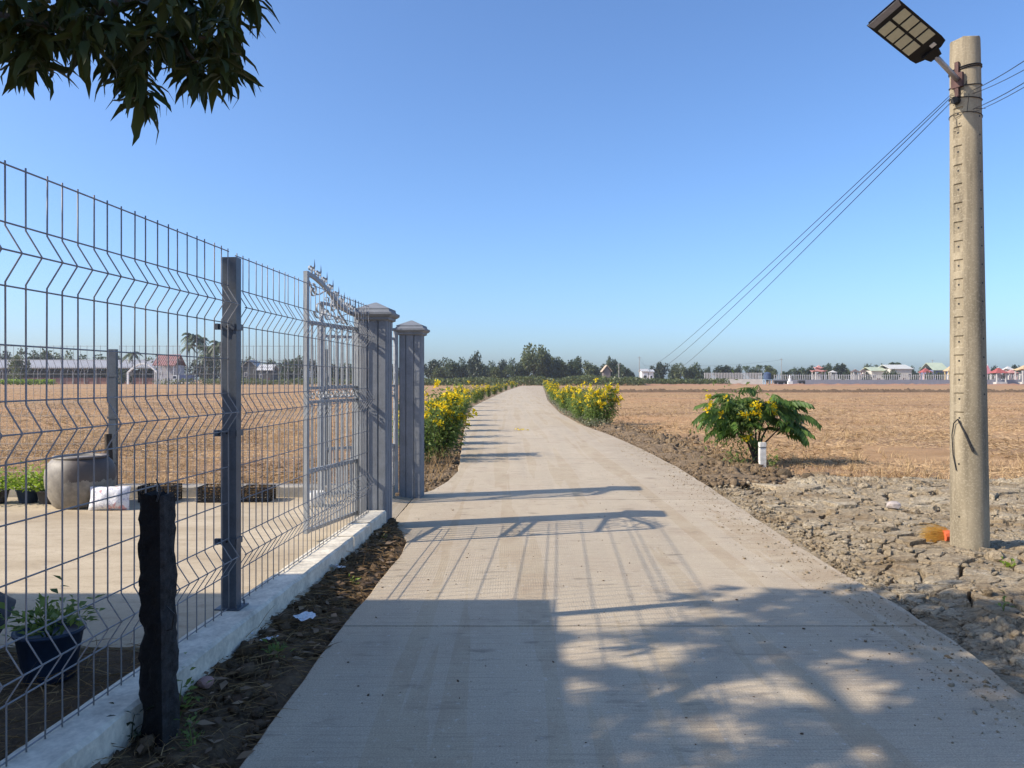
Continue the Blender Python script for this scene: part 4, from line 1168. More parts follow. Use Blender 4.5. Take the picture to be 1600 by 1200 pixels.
recess = [1.20 + 0.1735 * k for k in range(17)]
zs = sorted(set([-0.3, 0.0, PH - 0.03, PH] + [round(z, 4) for r_ in recess for z in (r_ - .058, r_ - .048, r_ + .048, r_ + .058)] + [round(v, 3) for v in np.linspace(0.05, PH - .1, 40)]))
V = []
def prad(z): return 0.160 - 0.036 * max(0, z) / PH
for z in zs:
    for k in range(na):
        a = 2 * math.pi * k / na; r_ = prad(z)
        da = (a - face_a + math.pi) % (2 * math.pi) - math.pi
        if any(abs(z - q) < .0485 for q in recess) and abs(da) * r_ < 0.043: r_ -= 0.012
        if z > PH - .05: r_ *= 1 + .02 * mnoise.noise((a * 2, z * 20, 1)) - .012
        c = LEAN * z
        V.append((c.x + r_ * math.cos(a), r_ * math.sin(a), z + (0.03 * mnoise.noise((math.cos(a) * 2, math.sin(a) * 2, 4)) if z == PH else 0)))
nz = len(zs)
F = [(i * na + k, i * na + (k + 1) % na, (i + 1) * na + (k + 1) % na, (i + 1) * na + k) for i in range(nz - 1) for k in range(na)]
F.append(tuple((nz - 1) * na + k for k in range(na)))
link('shaft', MB().add(V, F).mesh('shaft'), M['pole'], pole, loc=(0, 0, 0))
def on_pole(z, a, dr=0.0):
    r_ = prad(z) + dr; c = LEAN * z
    return Vector((PX + c.x + r_ * math.cos(a), PY + r_ * math.sin(a), z))
def hole(z, a, dr, parent):
    p = on_pole(z, a, dr); q = on_pole(z, a, dr - .02)
    MB().tube([q, p], 0.009, 10).obj('bolt_hole_disc', M['black'], parent)  # black disc gives the shade inside a bolt hole as colour
for z in recess: hole(z, face_a, -0.0105, pole)
for z in (0.78, 0.30): hole(z, face_a, 0.0012, pole)
side_a = math.atan2(-PY, -PX) + R(57)
for k in range(-8, 9): hole(2.76 + .168 * k, side_a, 0.0012, pole)
# cord hanging from the lowest recess
zr = recess[0]
MB().tube([on_pole(zr - .01, face_a, .012), on_pole(zr - .05, face_a - .2, .022), on_pole(zr - .16, face_a - .34, .02), on_pole(zr - .34, face_a - .30, .014), on_pole(zr - .48, face_a - .12, .01)], .005, 6).obj('cord', M['char_side'], pole)
MB().tube([on_pole(zr - .01, face_a, .014), on_pole(zr - .13, face_a + .35, .016), on_pole(zr - .30, face_a + .75, .012)], [.007, .008, .012], 6).obj('cord', M['char_side'], pole)
# wire bands round the head
for z, r_ in ((4.40, .006), (4.385, .006), (4.24, .004), (4.12, .004), (3.96, .003)):
    pts_ = [on_pole(z + .02 * math.sin(a * 1.0 + z * 9), a, .005) for a in np.linspace(0, 2 * math.pi, 33)]
    MB().tube(pts_, r_, 5, False).obj('tie_wire', M['black'], pole)
# upright steel bracket strip
br_a = math.atan2(-PY, -PX) - R(27)
M['rust'] = simple('rusty_steel', (0.09, 0.05, 0.045, 1), 0.7, 0.3, 20, 0.2, metal=0.3)
MB().bar([on_pole(4.44, br_a, .014), on_pole(4.12, br_a, .014)], .034, .026, Vector((math.cos(br_a), math.sin(br_a), 0))).obj('steel_strip', M['rust'], pole)
MB().tube([on_pole(4.09, br_a - .05, .0), on_pole(4.09, br_a - .05, .05)], .034, 10).obj('insulator', M['char_side'], pole)
for k in range(9):                                                        # loose wire ends
    a = br_a + rng.uniform(-.6, .9); z = rng.uniform(3.75, 4.3)
    p0 = on_pole(z, a, .006); v = Vector((rng.normal(0, .1), -abs(rng.normal(0, .05)), rng.normal(-.02, .09)))
    MB().tube([p0, p0 + v * .5 + Vector((0, -.02, .03)), p0 + v + Vector((0, -.02, -.02))], .0022, 4).obj('loose_wire', M['black'], pole)

# solar street lamp
lamp = empty('street_lamp', on_pole(4.19, br_a, .02), 'black flat solar LED street lamp clamped near the pole top', 'street lamp')
lw = Vector((PX, PY, 0))
tipc = D(1378, 19, 6.45); endc = D(1457, 84, 6.80)
Lv = (tipc - endc); LL = Lv.length; Lv.normalize()
Wv = Vector((.30, -.24, .15)); Wv = (Wv - Lv * Wv.dot(Lv)).normalized()
Nv = Lv.cross(Wv).normalized()
if Nv.z < 0: Nv = -Nv
def LP(l, w_, n_): return endc + Lv * l + Wv * w_ + Nv * n_
def slab(outline, n0, n1, name, mat, parent, inset=0.0):
    k = len(outline); c = (sum(p[0] for p in outline) / k, sum(p[1] for p in outline) / k)
    V = [LP(l, w_, n0) for l, w_ in outline] + [LP(l + (c[0] - l) * inset, w_ + (c[1] - w_) * inset, n1) for l, w_ in outline]
    return MB().add(V, [tuple(range(k))[::-1], tuple(range(k, 2 * k))] + [(i, (i + 1) % k, k + (i + 1) % k, k + i) for i in range(k)]).obj(name, mat, parent)
hw = 0.148
body = slab([(0.0, -hw * .55), (0.03, -hw * .95), (0.10, -hw), (LL, -hw), (LL, hw), (0.10, hw), (0.03, hw * .95), (0.0, hw * .55)], 0.0, 0.03, 'housing', M['black'], lamp, 0.05)
M['led'] = simple('led_panel', (0.56, 0.56, 0.42, 1), 0.35, 0.08, 40, 0.15, spec=.5)
M['solar'] = simple('solar_glass', (0.02, 0.025, 0.05, 1), 0.15, 0.2, 30, 0.0, spec=.6)
slab([(0.06, -hw + .015), (LL - .015, -hw + .015), (LL - .015, hw - .015), (0.06, hw - .015)], 0.0302, 0.036, 'solar_panel', M['solar'], lamp)
for i in range(4):
    l0 = 0.165 + i * (LL - 0.27) / 4; l1 = l0 + (LL - 0.27) / 4 - 0.022
    for s_ in (-1, 1):
        w0, w1 = (0.012, hw - 0.022); 
        slab([(l0, s_ * w0), (l1, s_ * w0), (l1, s_ * w1), (l0, s_ * w1)], -0.0055, -0.0005, 'led_panel', M['led'], lamp)
slab([(LL - 0.075, -hw + .02), (LL - .006, -hw + .004), (LL - .006, hw - .004), (LL - 0.075, hw - .02)], -0.004, -0.0004, 'end_reflector', simple('lamp_grey', (.3, .3, .32, 1), .4), lamp)
slab([(0.06, .03), (0.10, .03), (0.10, .075), (0.06, .075)], -0.006, -0.0004, 'sensor', M['white'], lamp)
slab([(-0.05, -.05), (0.05, -.075), (0.05, .075), (-0.05, .05)], -0.022, 0.024, 'mount', M['black'], lamp)
armp = [LP(-.04, 0, 0), LP(-.04, 0, 0).lerp(on_pole(4.28, br_a + .05, .03), .5), on_pole(4.28, br_a + .05, .03)]
MB().tube(armp, .024, 14).obj('arm', simple('arm_alu', (.42, .42, .42, 1), .45, metal=.5), lamp, True)
MB().box(on_pole(4.27, br_a + .03, .018), (.10, .03, .13), Matrix.Rotation(br_a + math.pi / 2, 3, 'Z')).obj('clamp_plate', M['rust'], lamp)

# cables
def cable(name, A, B, sag, r, label, n=24, parent=None):
    A = Vector(A); B = Vector(B)
    pts_ = [A.lerp(B, t ** 2.2 if (B - A).length > 60 else t) for t in np.linspace(0, 1, n)]
    L = (B - A).length
    pts_ = [p - Vector((0, 0, sag * 4 * ((p - A).length / L) * (1 - (p - A).length / L))) for p in pts_]
    o = MB().tube(pts_, r if hasattr(r, '__len__') else r, 5).obj(name, M['black'])
    return tag(o, label, 'cable', 'overhead cables')
fpA = D(999, 558, 300); fpB = D(1036, 566, 300)
cable('cable', on_pole(4.17, br_a - .3, .02), fpA, 3.0, np.linspace(.0025, .02, 24), 'upper long cable from the pole to the far pole over the field')
cable('cable', on_pole(4.14, br_a - .4, .02), fpA + Vector((1.2, 0, -.8)), 3.6, np.linspace(.0028, .02, 24), 'lower long cable running just under the upper one to the far pole')
cable('cable', on_pole(4.10, br_a - .3, .02), fpB, 3.0, np.linspace(.0028, .02, 24), 'rightmost long cable running down to the dark round far tree')
for k, (y0, y1, zz) in enumerate(((118, 84, 4.16), (122, 98, 4.13), (152, 118, 3.99), (160, 125, 3.96))):
    A = on_pole(zz, br_a + .9, .01); T = D(1600, y1, 5.2)
    B = A + (T - A) * 2.2
    cable('cable', A, B, .05, .0032 - .0005 * (k % 2), ['topmost cable leaving the pole to the right', 'second cable from the top leaving the pole to the right', 'third cable leaving the pole to the right', 'lowest cable leaving the pole to the right'][k], 10)

# orange broom at the pole foot
bx, by = G(1478, 846, 0.13); by = 7.30; bx = (1481 - 800) * by / FPX
bh = 0.07
broom = empty('broom', (bx, by, 0), 'orange grass broom lying behind the utility pole foot', 'broom')
n = 420
P = np.stack([np.full(n, bx - .01), by + rng.normal(0, .012, n), bh + rng.normal(0, .03, n)], -1)
sp = (P[:, 2] - bh)
d = np.stack([-np.ones(n), rng.normal(0, .10, n), sp * 4.5 + rng.normal(-0.06, .12, n)], -1)
V, F = blades(P, d, rng.uniform(.16, .28, n), rng.uniform(.002, .004, n), .25)
link('bristles', npmesh('bristles', V, F), leafmat('broom_bristle', (0.58, 0.30, 0.05, 1), (0.78, 0.50, 0.13, 1), .2, .7), broom)
M['orange'] = simple('orange_binding', (0.75, 0.16, 0.07, 1), .6, .2, 60, .3)
MB().tube([(bx - .045, by, bh - .005), (bx - .01, by, bh), (bx + .04, by, bh), (bx + .09, by + .02, bh + .005)], [.058, .055, .045, .018], 12).obj('binding', M['orange'], broom)
MB().tube([(bx + .08, by + .02, bh), (bx + .24, by + .10, bh + .02)], .012, 8).obj('handle', M['orange'], broom)

# ------------------------------------------------------------------ flowering shrubs along the lane
def shrub_parts(seed, h, r, nl, nf):
    g = np.random.default_rng(seed)
    tips = []; st_ = MB()
    for k in range(11):
        a = g.uniform(0, 6.28); rr = r * g.uniform(.25, .9); hh = h * g.uniform(.55, .95)
        p = np.array([rr * math.cos(a), rr * math.sin(a), hh]); tips.append(p)
        st_.tube([(0.05 * math.cos(a), 0.05 * math.sin(a), -.05), (p[0] * .45, p[1] * .45, hh * .5), tuple(p)], [.014, .010, .004], 5)
    tips = np.array(tips)
    k = g.integers(0, len(tips), nl)
    t_ = g.uniform(.04, 1.0, nl)[:, None] ** .8
    P = tips[k] * np.concatenate([t_ ** .8, t_ ** .8, t_], 1) + g.normal(0, .11 * r / .5, (nl, 3))
    P[:, 2] = np.abs(P[:, 2]) + .06
    d = P * np.array([1.2, 1.2, .25]) + g.normal(0, .5, (nl, 3))
    V, F = leafcloud(P, d, g.uniform(.07, .14, nl), .36, .25)
    fol = npmesh('foliage', V, F); fol.materials.append(M['shrub'])
    fls = []; aV = []; aF = []; o_ = 0
    for q in range(nf):
        b = tips[g.integers(0, len(tips))] * g.uniform(.7, 1.08) + g.normal(0, .12, 3) + np.array([0, 0, .05])
        b[2] = max(.22, b[2])
        m_ = int(g.integers(14, 30))
        Pq = b + g.normal(0, .036, (m_, 3))
        V, F = leafcloud(Pq, g.normal(size=(m_, 3)) + np.array([-.3, -.4, .4]), g.uniform(.045, .085, m_), .85, .0)
        me = npmesh('flower_cluster', V, F); me.materials.append(M['flower']); fls.append(me)
        aV.append(V); aF.append(F + o_); o_ += len(V)
    fl_ = npmesh('flowers', np.concatenate(aV), np.concatenate(aF)); fl_.materials.append(M['flower'])
    sm = st_.mesh('stems'); sm.materials.append(M['bark'])
    return fol, fl_, sm, fls
protos = [shrub_parts(40 + k, 1.22 + .1 * (k % 3), .52 + .06 * (k % 2), 1700, [30, 20, 34, 24][k]) for k in range(4)]
def shrub(x, y, k, sc, label, rz, group):
    e = empty('flowering_shrub', (x, y, -.05), label, 'shrub', group, rz, sc)
    fol, fa, sm, fls = protos[k]
    link('foliage', fol, None, e, loc=(0, 0, 0)); link('stems', sm, None, e, loc=(0, 0, 0))
    if y < 36:
        for me in fls: link('flower_cluster', me, None, e, loc=(0, 0, 0))
    else: tag(link('flowers', fa, None, e, loc=(0, 0, 0)), kind='stuff')
ly = [14.5, 15.5, 16.9, 18.6, 20.6, 23, 25.8, 29, 33, 38, 44, 51, 59, 69, 81, 96, 114, 136, 162]
for i, y in enumerate(ly):
    lab = 'yellow flowering shrub on the left lane edge, ' + ('nearest the gate pillars' if i == 0 else ORD[i] + ' counting from the pillars')
    shrub(float(lx(y)) - .42 - (.35 if i in (0, 2) else 0) + .05 * math.sin(i * 3), y, (0, 2, 3, 1)[i % 4], (.90 if i < 2 else .86) * (1 + .09 * math.sin(i * 2.3)), lab, i * 1.9, 'flowering shrubs along the left lane edge')
shrub(float(lx(18)) - 1.35, 18.2, 3, .9, 'dark green shrub with few flowers standing behind the left row near the pillars', 2.2, 'flowering shrubs along the left lane edge')
ry = [26.6, 28.0, 29.8, 32, 34.6, 38, 42, 47, 53, 60, 68, 78, 90, 105, 124, 148, 172]
for i, y in enumerate(ry):
    lab = 'yellow flowering shrub on the right lane edge, ' + ('nearest the camera' if i == 0 else ORD[i] + ' counting from the near end')
    shrub(float(rx(y)) + .46 + .10 * math.sin(i * 2.1), y, (2, 0, 1, 3)[i % 4], .88 * (1 + .1 * math.sin(i * 1.7)), lab, i * 2.3 + .6, 'flowering shrubs along the right lane edge')
x, y = float(rx(27.5)) + .95, 27.6
shrub(x, y, 2, 1.0, 'yellow flowering shrub set back on the field side of the nearest right hand shrub', 1.2, 'flowering shrubs along the right lane edge')

n = 3600; yy = 25.5 + 50 * rng.random(n) ** 1.7; xx = rx(yy) + .08 + np.abs(rng.normal(.15, .3, n))
V, F = leafcloud(np.stack([xx, yy, rng.uniform(-.04, .22, n) * np.clip((xx - rx(yy)) * 2.5, .2, 1)], -1), rng.normal(size=(n, 3)) + np.array([0, 0, .6]), rng.uniform(.05, .12, n), .4)
tag(link('lane_edge_weeds', npmesh('lane_edge_weeds', V, F), leafmat('dusty_weed', (.10, .11, .06, 1), (.24, .24, .14, 1), .2)), 'dusty grey-green weeds at the foot of the right shrubs', kind='stuff')
# fallen yellow petals on the lane
n = 26; P = np.stack([G(814, 672)[0] + rng.normal(0, .10, n), np.full(n, G(814, 672)[1]) + rng.normal(0, .12, n), rng.uniform(.004, .02, n)], -1)
V, F = leafcloud(P, rng.normal(size=(n, 3)), rng.uniform(.04, .08, n), .8, 0)
tag(link('fallen_petals', npmesh('fallen_petals', V, F), M['flower']), 'small heap of fallen yellow petals on the lane', kind='stuff')
# dry weeds by the left verge, in front of the first shrub
n = 420; yy = rng.uniform(11.2, 15.5, n); xx = lx(yy) - rng.uniform(.15, 1.0, n)
V, F = blades(np.stack([xx, yy, np.full(n, -.07)], -1), np.stack([rng.normal(0, .35, n), rng.normal(0, .35, n), np.ones(n)], -1), rng.uniform(.1, .5, n), rng.uniform(.004, .009, n), .4)
tag(link('dry_weeds', npmesh('dry_weeds', V, F), M['straw_dark']), 'dry brown weeds on the left verge beyond the pillars', kind='stuff')
n = 1200; yy = 12.5 + 16 * rng.random(n) ** 1.3; xx = rx(yy) + rng.uniform(.25, 1.7, n)
V, F = blades(np.stack([xx, yy, np.full(n, -.06)], -1), np.stack([rng.normal(0, .6, n), rng.normal(0, .6, n), np.ones(n)], -1), rng.uniform(.05, .28, n), rng.uniform(.004, .010, n), .5)
tag(link('verge_grass', npmesh('verge_grass', V, F), M['straw_dark']), 'dry grass tufts on the right verge', kind='stuff')
n = 500; yy = rng.uniform(9.95, 10.6, n); xx = rng.uniform(-8.5, -2.6, n)
V, F = blades(np.stack([xx, yy, np.full(n, -.07)], -1), np.stack([rng.normal(0, .35, n), rng.normal(0, .35, n), np.ones(n)], -1), rng.uniform(.1, .42, n), rng.uniform(.003, .006, n), .5)
tag(link('kerb_grass', npmesh('kerb_grass', V, F), leafmat('yellowing_grass', (.30, .24, .06, 1), (.48, .38, .14, 1), .3)), 'yellowing grass behind the back kerb of the yard', kind='stuff')

# ------------------------------------------------------------------ young tree with a white stake
tx, ty = G(1180, 722, -.02)
yt = empty('young_tree', (tx, ty, -.03), 'young tree with drooping pinnate leaves and yellow flowers beside the white stake', 'tree')
def pinnate(seed, L=.46, pairs=8):
    g = np.random.default_rng(seed); V = []; F = []
    for i in range(pairs):
        t = .18 + .82 * i / (pairs - 1)
        c = np.array([L * t, 0, .10 * math.sin(t * 2.4) - .34 * L * t * t])
        for s_ in (-1, 1):
            ll = .185 * (1 - .35 * abs(t - .55)) * g.uniform(.85, 1.1)
            d = np.array([.40, s_ * .55, -.80 + g.normal(0, .1)]); d /= np.linalg.norm(d)
            w_ = np.array([.8, -s_ * .35, .1]); w_ = w_ - d * (w_ @ d); w_ /= np.linalg.norm(w_)
            o = len(V); V += [c, c + d * ll * .42 + w_ * ll * .21, c + d * ll + np.array([0, 0, -.02]), c + d * ll * .42 - w_ * ll * .21]
            F.append((o, o + 1, o + 2, o + 3))
    me = bpy.data.meshes.new('leaf'); me.from_pydata([tuple(v) for v in V], [], F); me.update()
    b = MB(); b.v = [tuple(v) for v in V]; b.f = F
    b.tube([(L * t, 0, .10 * math.sin(t * 2.4) - .34 * L * t * t) for t in np.linspace(0, 1, 7)], [.007, .006, .005, .004, .003, .003, .002], 4)
    me = b.mesh('leaf'); me.materials.append(M['senna']); return me
pin = [pinnate(k) for k in range(3)]
stm = MB(); ends = []
for (dx, dy, h_) in ((.30, -.05, 1.20), (.58, .1, 1.08), (-.42, .05, 1.18), (-.70, -.1, .98), (.08, .12, 1.30), (-.20, .15, 1.12), (.70, -.15, .86), (-.55, -.2, .80)):
    e_ = Vector((dx, dy, h_)); ends.append(e_)
    stm.tube([(0.02, 0, -.05), (dx * .25, dy * .3, h_ * .45), (dx * .7, dy * .8, h_ * .85), tuple(e_)], [.022, .017, .011, .006], 6)
link('stems', stm.mesh('stems'), M['bark'], yt, loc=(0, 0, 0))
for k in range(125):
    e_ = ends[k % 8]; t_ = random.uniform(.70, 1.0)
    a = math.atan2(e_.y, e_.x) + random.gauss(0, 1.1) + (random.random() < .2) * 3.1
    link('leaf', pin[k % 3], None, yt, loc=(e_.x * t_, e_.y * t_, e_.z * t_ + random.uniform(-.1, .12)), rot=(random.gauss(0, .3), random.uniform(-.55, .35), a), scale=random.uniform(.75, 1.12))
n = 1300; P = np.stack([rng.normal(-.42, .26, n), rng.normal(-.1, .2, n), np.abs(rng.normal(.80, .26, n))], -1)
V, F = leafcloud(P, rng.normal(size=(n, 3)), rng.uniform(.06, .12, n), .38)
tag(link('small_leaves', npmesh('small_leaves', V, F), M['shrub'], yt, loc=(0, 0, 0)), kind='stuff')
n = 150; P = np.stack([rng.normal(-.38, .12, n), rng.normal(-.2, .1, n), np.abs(rng.normal(.1, .12, n))], -1)
V, F = leafcloud(P, rng.normal(size=(n, 3)), rng.uniform(.04, .09, n), .42)
tag(link('base_sprouts', npmesh('base_sprouts', V, F), M['shrub'], yt, loc=(0, 0, 0)), kind='stuff')
for (px_, py_, m_) in ((1107, 620, 26), (1112, 632, 18), (1105, 639, 12), (1126, 648, 16), (1180, 632, 18), (1187, 634, 26), (1166, 648, 34), (1179, 645, 24), (1187, 646, 20), (1205, 628, 16), (1209, 637, 16), (1211, 645, 22), (1164, 685, 22), (1171, 683, 12), (1134, 622, 10), (1158, 646, 12)):
    c = D(px_, py_, ty - .35) - Vector((tx, ty, -.03)); P = np.array([c.x, c.y, c.z]) + rng.normal(0, .03, (m_, 3))
    V, F = leafcloud(P, rng.normal(size=(m_, 3)) + np.array([-.3, -.5, .3]), rng.uniform(.04, .075, m_), .85, 0)
    link('flower_cluster', npmesh('flower_cluster', V, F), M['flower'], yt, loc=(0, 0, 0))
x, y = G(1191, 729, -.03)
sk = empty('tree_stake', (x, y, -.1), 'square white painted concrete stake supporting the young tree', 'stake')
mb = MB(); 
for i in range(7):
    z = i * .085
    mb.add([(sx * (.055 + .003 * mnoise.noise((sx, sy, z * 9))), sy * .055, z) for sx, sy in ((-1, -1), (1, -1), (1, 1), (-1, 1))], [])
mb.f = [(i * 4 + k, i * 4 + (k + 1) % 4, (i + 1) * 4 + (k + 1) % 4, (i + 1) * 4 + k) for i in range(6) for k in range(4)] + [(24, 25, 26, 27)]
link('shaft', mb.mesh('shaft'), simple('weathered_white', (.58, .56, .51, 1), .85, .35, 14, .4), sk, loc=(0, 0, 0))
link('tie', MB().tube([(-.06, -.06, .42), (.06, -.06, .43), (.06, .06, .42), (-.06, .06, .43), (-.06, -.06, .42)], .006, 5).mesh('tie'), M['black'], sk, loc=(0, 0, 0))
n = 40; P = np.stack([rng.normal(.15, .05, n), rng.normal(-.1, .05, n), np.abs(rng.normal(.1, .1, n))], -1)
V, F = leafcloud(P, rng.normal(size=(n, 3)), rng.uniform(.06, .13, n), .35)
ew = empty('weed', (x, y, -.05), 'small green sprout at the right foot of the white stake', 'weed', 'small weeds in the bare soil')
link('leaves', npmesh('leaves', V, F), M['shrub'], ew, loc=(0, 0, 0))

# ------------------------------------------------------------------ house and mango tree beside the camera (their shade falls on the lane)
SH = 1.0 / math.tan(R(SUN_EL))
KX, KY = .966 * SH, .259 * SH
HH = 3.6; hcx, hcy = 0.29 - KX * HH, 5.41 - KY * HH
M['housewall'] = simple('house_wall', (.62, .58, .5, 1), .85, .12, 2, .1, objspace=False)
M['tin'] = simple('tin_roof', (.34, .35, .36, 1), .5, .15, 3, .1, metal=.4, objspace=False)
hs = empty('house', (hcx - 4, hcy - 4, 0), 'pale flat-roofed house standing left of the camera, shading the yard', 'house')
MB().box((hcx - 2.35, hcy - 2.0, (HH - .12) / 2), (4.1, 3.4, HH - .12)).obj('wall', M['housewall'], hs)
MB().box((hcx - 2.3, hcy - 2.0, HH - .06), (4.6, 4.0, .12)).obj('roof', M['tin'], hs)
MB().box((hcx - .285, hcy - 1.4, 1.05), (.04, .95, 2.1)).obj('door', M['bark'], hs)
MB().box((hcx - .285, hcy - 2.8, 1.5), (.04, .9, 1.1)).obj('window', M['solar'], hs)

mango = empty('mango_tree', (-3.5, 1.1, 0), 'mango tree whose dark leafy branch hangs in at the top left', 'tree')
MB().tube([(-3.5, 1.1, -.1), (-3.45, 1.15, .8), (-3.55, 1.25, 1.8), (-3.7, 1.4, 2.7), (-4.3, 1.6, 3.9), (-4.9, 1.7, 5.0)], [.19, .16, .145, .125, .10, .07], 12).obj('trunk', M['bark'], mango, True)
def topmask(px_):
    return np.interp(px_, [-80, 0, 30, 62, 85, 140, 170, 205, 235, 262, 285, 320, 350, 385, 400, 418, 440], [90, 60, 120, 120, 75, 90, 110, 165, 165, 100, 140, 155, 145, 130, 70, 35, -60])
def shade_top(px_):
    return np.interp(px_, [780, 860, 900, 960, 1010, 1090, 1200, 1300, 1400, 1480, 1560, 1700, 2200], [1030, 985, 972, 960, 958, 940, 944, 948, 950, 985, 1000, 985, 960])
holes = [(985, 1022, 80, 14), (1300, 1086, 85, 14), (1165, 1143, 45, 8), (905, 1068, 30, 3), (1385, 1022, 34, 3), (1410, 1182, 40, 4)]
wh = []
tries = 0
while len(wh) < 840 and tries < 200000:
    tries += 1
    H = random.uniform(4.3, 7.8)
    ax, ay = random.uniform(0.2, 5.6), random.uniform(2.0, 5.6)       # where its shadow lands
    X_, Y_ = ax - KX * H, ay - KY * H
    px_, py_ = 800 + FPX * ax / ay, HZ + FPX * CAMH / ay
    if py_ < shade_top(px_) + random.uniform(16, 44): continue
    if any(((px_ - a) / (c + 34)) ** 2 + ((py_ - b) / (d_ + 11)) ** 2 < 1 for a, b, c, d_ in holes): continue
    if (X_ + 5.2) ** 2 / 13.0 + (Y_ - 1.75) ** 2 / 8.0 + (H - 6.0) ** 2 / 3.6 > 1: continue
    if X_ < hcx + .1 and Y_ < hcy + .1 and H < HH + .3: continue
    if Y_ > 0.3:
        qx, qy = 800 + FPX * X_ / Y_, HZ - FPX * (H - CAMH) / Y_
        m_ = FPX * .26 / Y_
        if -m_ < qx < 1600 + m_ and -m_ < qy < 1200 + m_: continue
    if Y_ < .5 and abs(X_) < .9 and H < 3.2: continue
    wh.append((X_, Y_, H))
print('WHORLS', len(wh), tries)
def mleaf(seed):
    g = random.Random(seed); L = 1.0; V = []; F = []; n = 5
    for i in range(n + 1):
        t = i / n; w_ = .125 * math.sin(math.pi * min(1, (t * .96 + .04)) ** .8) + .002
        z = -.38 * t ** 1.7 * (1 + .3 * g.uniform(-1, 1)); xx = t * (1 - .10 * t); yo = .05 * g.uniform(-1, 1) * t
        V += [(xx, yo - w_, z + .035 * w_ / .1), (xx, yo, z - .01), (xx, yo + w_, z + .035 * w_ / .1)]
    for i in range(n):
        o = i * 3; F += [(o, o + 1, o + 4, o + 3), (o + 1, o + 2, o + 5, o + 4)]
    return np.array(V), np.array(F)
ML = [mleaf(k) for k in range(4)]
ml_me = []
for v, f in ML:
    me = npmesh('leaf', v, f); me.materials.append(M['mango']); ml_me.append(me)
def whorl(P, n):
    out = []
    a0 = random.uniform(0, 6.28)
    for k in range(n):
        a = a0 + 2.4 * k; el = random.uniform(-1.15, .15); L = random.uniform(.11, .215)
        out.append((Vector(P) + Vector((random.gauss(0, .02), random.gauss(0, .02), random.gauss(0, .025))), L, a, el, random.gauss(0, .4), random.randrange(4)))
    return out
def leafmat3(q):
    p, L, a, el, ro, k = q
    return Matrix.Translation(p) @ Matrix.Rotation(a, 4, 'Z') @ Matrix.Rotation(-el, 4, 'Y') @ Matrix.Rotation(ro, 4, 'X') @ Matrix.Scale(L, 4)
allV = []; allF = []; off = 0
def addleaf(q):
    global off
    m_ = np.array(leafmat3(q)); v, f = ML[q[5]]
    allV.append(v @ m_[:3, :3].T + m_[:3, 3]); allF.append(f + off); off += len(v)
for P in wh:
    for q in whorl(P, random.randint(10, 15)): addleaf(q)
# the branch in view
cl = [(5, 12), (25, 5), (60, 25), (45, 62), (30, 85), (95, 18), (105, 55), (140, 35), (135, 75), (150, 60), (180, 25), (178, 82), (205, 95), (203, 55), (225, 18), (228, 88), (250, 55), (258, 8), (282, 38), (285, 78),
      (302, 92), (318, 28), (325, 66), (338, 88), (346, 48), (366, 12), (376, -4), (352, 66), (300, -8), (200, 112), (56, 82), (215, 118), (160, -5), (110, -8), (330, -12), (390, -6), (75, 55), (170, 50), (240, 70), (120, 30), (270, 60), (295, 15), (15, 40), (350, 20), (235, 40), (212, 138), (222, 148), (310, 125), (345, 112), (45, 100), (36, 98), (185, 108), (300, 112), (366, 100), (60, 100)]
vis = []
for (a, b) in cl:
    z_ = random.uniform(3.45, 4.3)
    P0 = D(a, b - 8, z_)
    vis += whorl(P0, random.randint(12, 17))
    for q in range(4):                                   # unseen crown leaves added sunward to shade the branch in view
        P = P0 + SUN_DIR * random.uniform(.8, 2.6) + Vector((random.gauss(0, .2), random.gauss(0, .2), random.gauss(0, .2)))
        qx, qy = 800 + FPX * P.x / P.y, HZ - FPX * (P.z - CAMH) / P.y
        if qx < -90 or qy < -90:
            for l_ in whorl(P, 12): addleaf(l_)
br = MB()
def twig(pts_, r): br.tube(pts_, r, 7)
twig([(-3.7, 1.4, 2.7), (-3.5, 2.5, 3.1), D(-30, 20, 3.6), D(60, 40, 3.8), D(150, 40, 3.9), D(240, 50, 3.9), D(330, 60, 3.95)], [.06, .045, .030, .022, .016, .012, .007])
twig([D(-60, -30, 3.5), D(10, 55, 3.75), D(45, 92, 3.8)], [.03, .024, .012])
twig([D(100, 48, 3.85), D(180, 5, 3.9), D(290, -5, 3.95), D(380, -8, 4.0)], [.03, .022, .016, .008])
twig([D(200, 50, 3.9), D(205, 85, 3.9), D(212, 115, 3.9)], [.016, .012, .006])
twig([D(280, 55, 3.9), D(295, 85, 3.9), D(310, 100, 3.9)], [.014, .010, .006])
for k in range(0, len(wh), 9):
    x_, y_, z_ = wh[k]
    if math.hypot(x_ + 5.0, y_ - 1.7) < 2.8:
        m_ = Vector((-4.8, 1.7, 4.8)).lerp(Vector((x_, y_, z_)), .5) + Vector((0, 0, .15))
        br.tube([(-4.8, 1.7, 4.8), m_, (x_, y_, z_)], [.028, .016, .006], 6)
bro = br.obj('branch', M['bark'], mango, True)
vis.sort(key=lambda q: -(q[0].x * 0.3 - q[0].z))
vis.sort(key=lambda q: (HZ - FPX * (q[0].z - CAMH) / q[0].y), reverse=True)
bro_l = WLOC(bro)
for i, q in enumerate(vis):
    if i < 290:
        o = bpy.data.objects.new('leaf', ml_me[q[5]]); COL.objects.link(o); o.parent = bro
        o.matrix_parent_inverse = Matrix.Identity(4)
        o.matrix_basis = leafmat3(q)
    else: addleaf(q)
cr = link('crown', npmesh('crown', np.concatenate(allV), np.concatenate(allF)), M['mango'], mango); cr['kind'] = 'stuff'

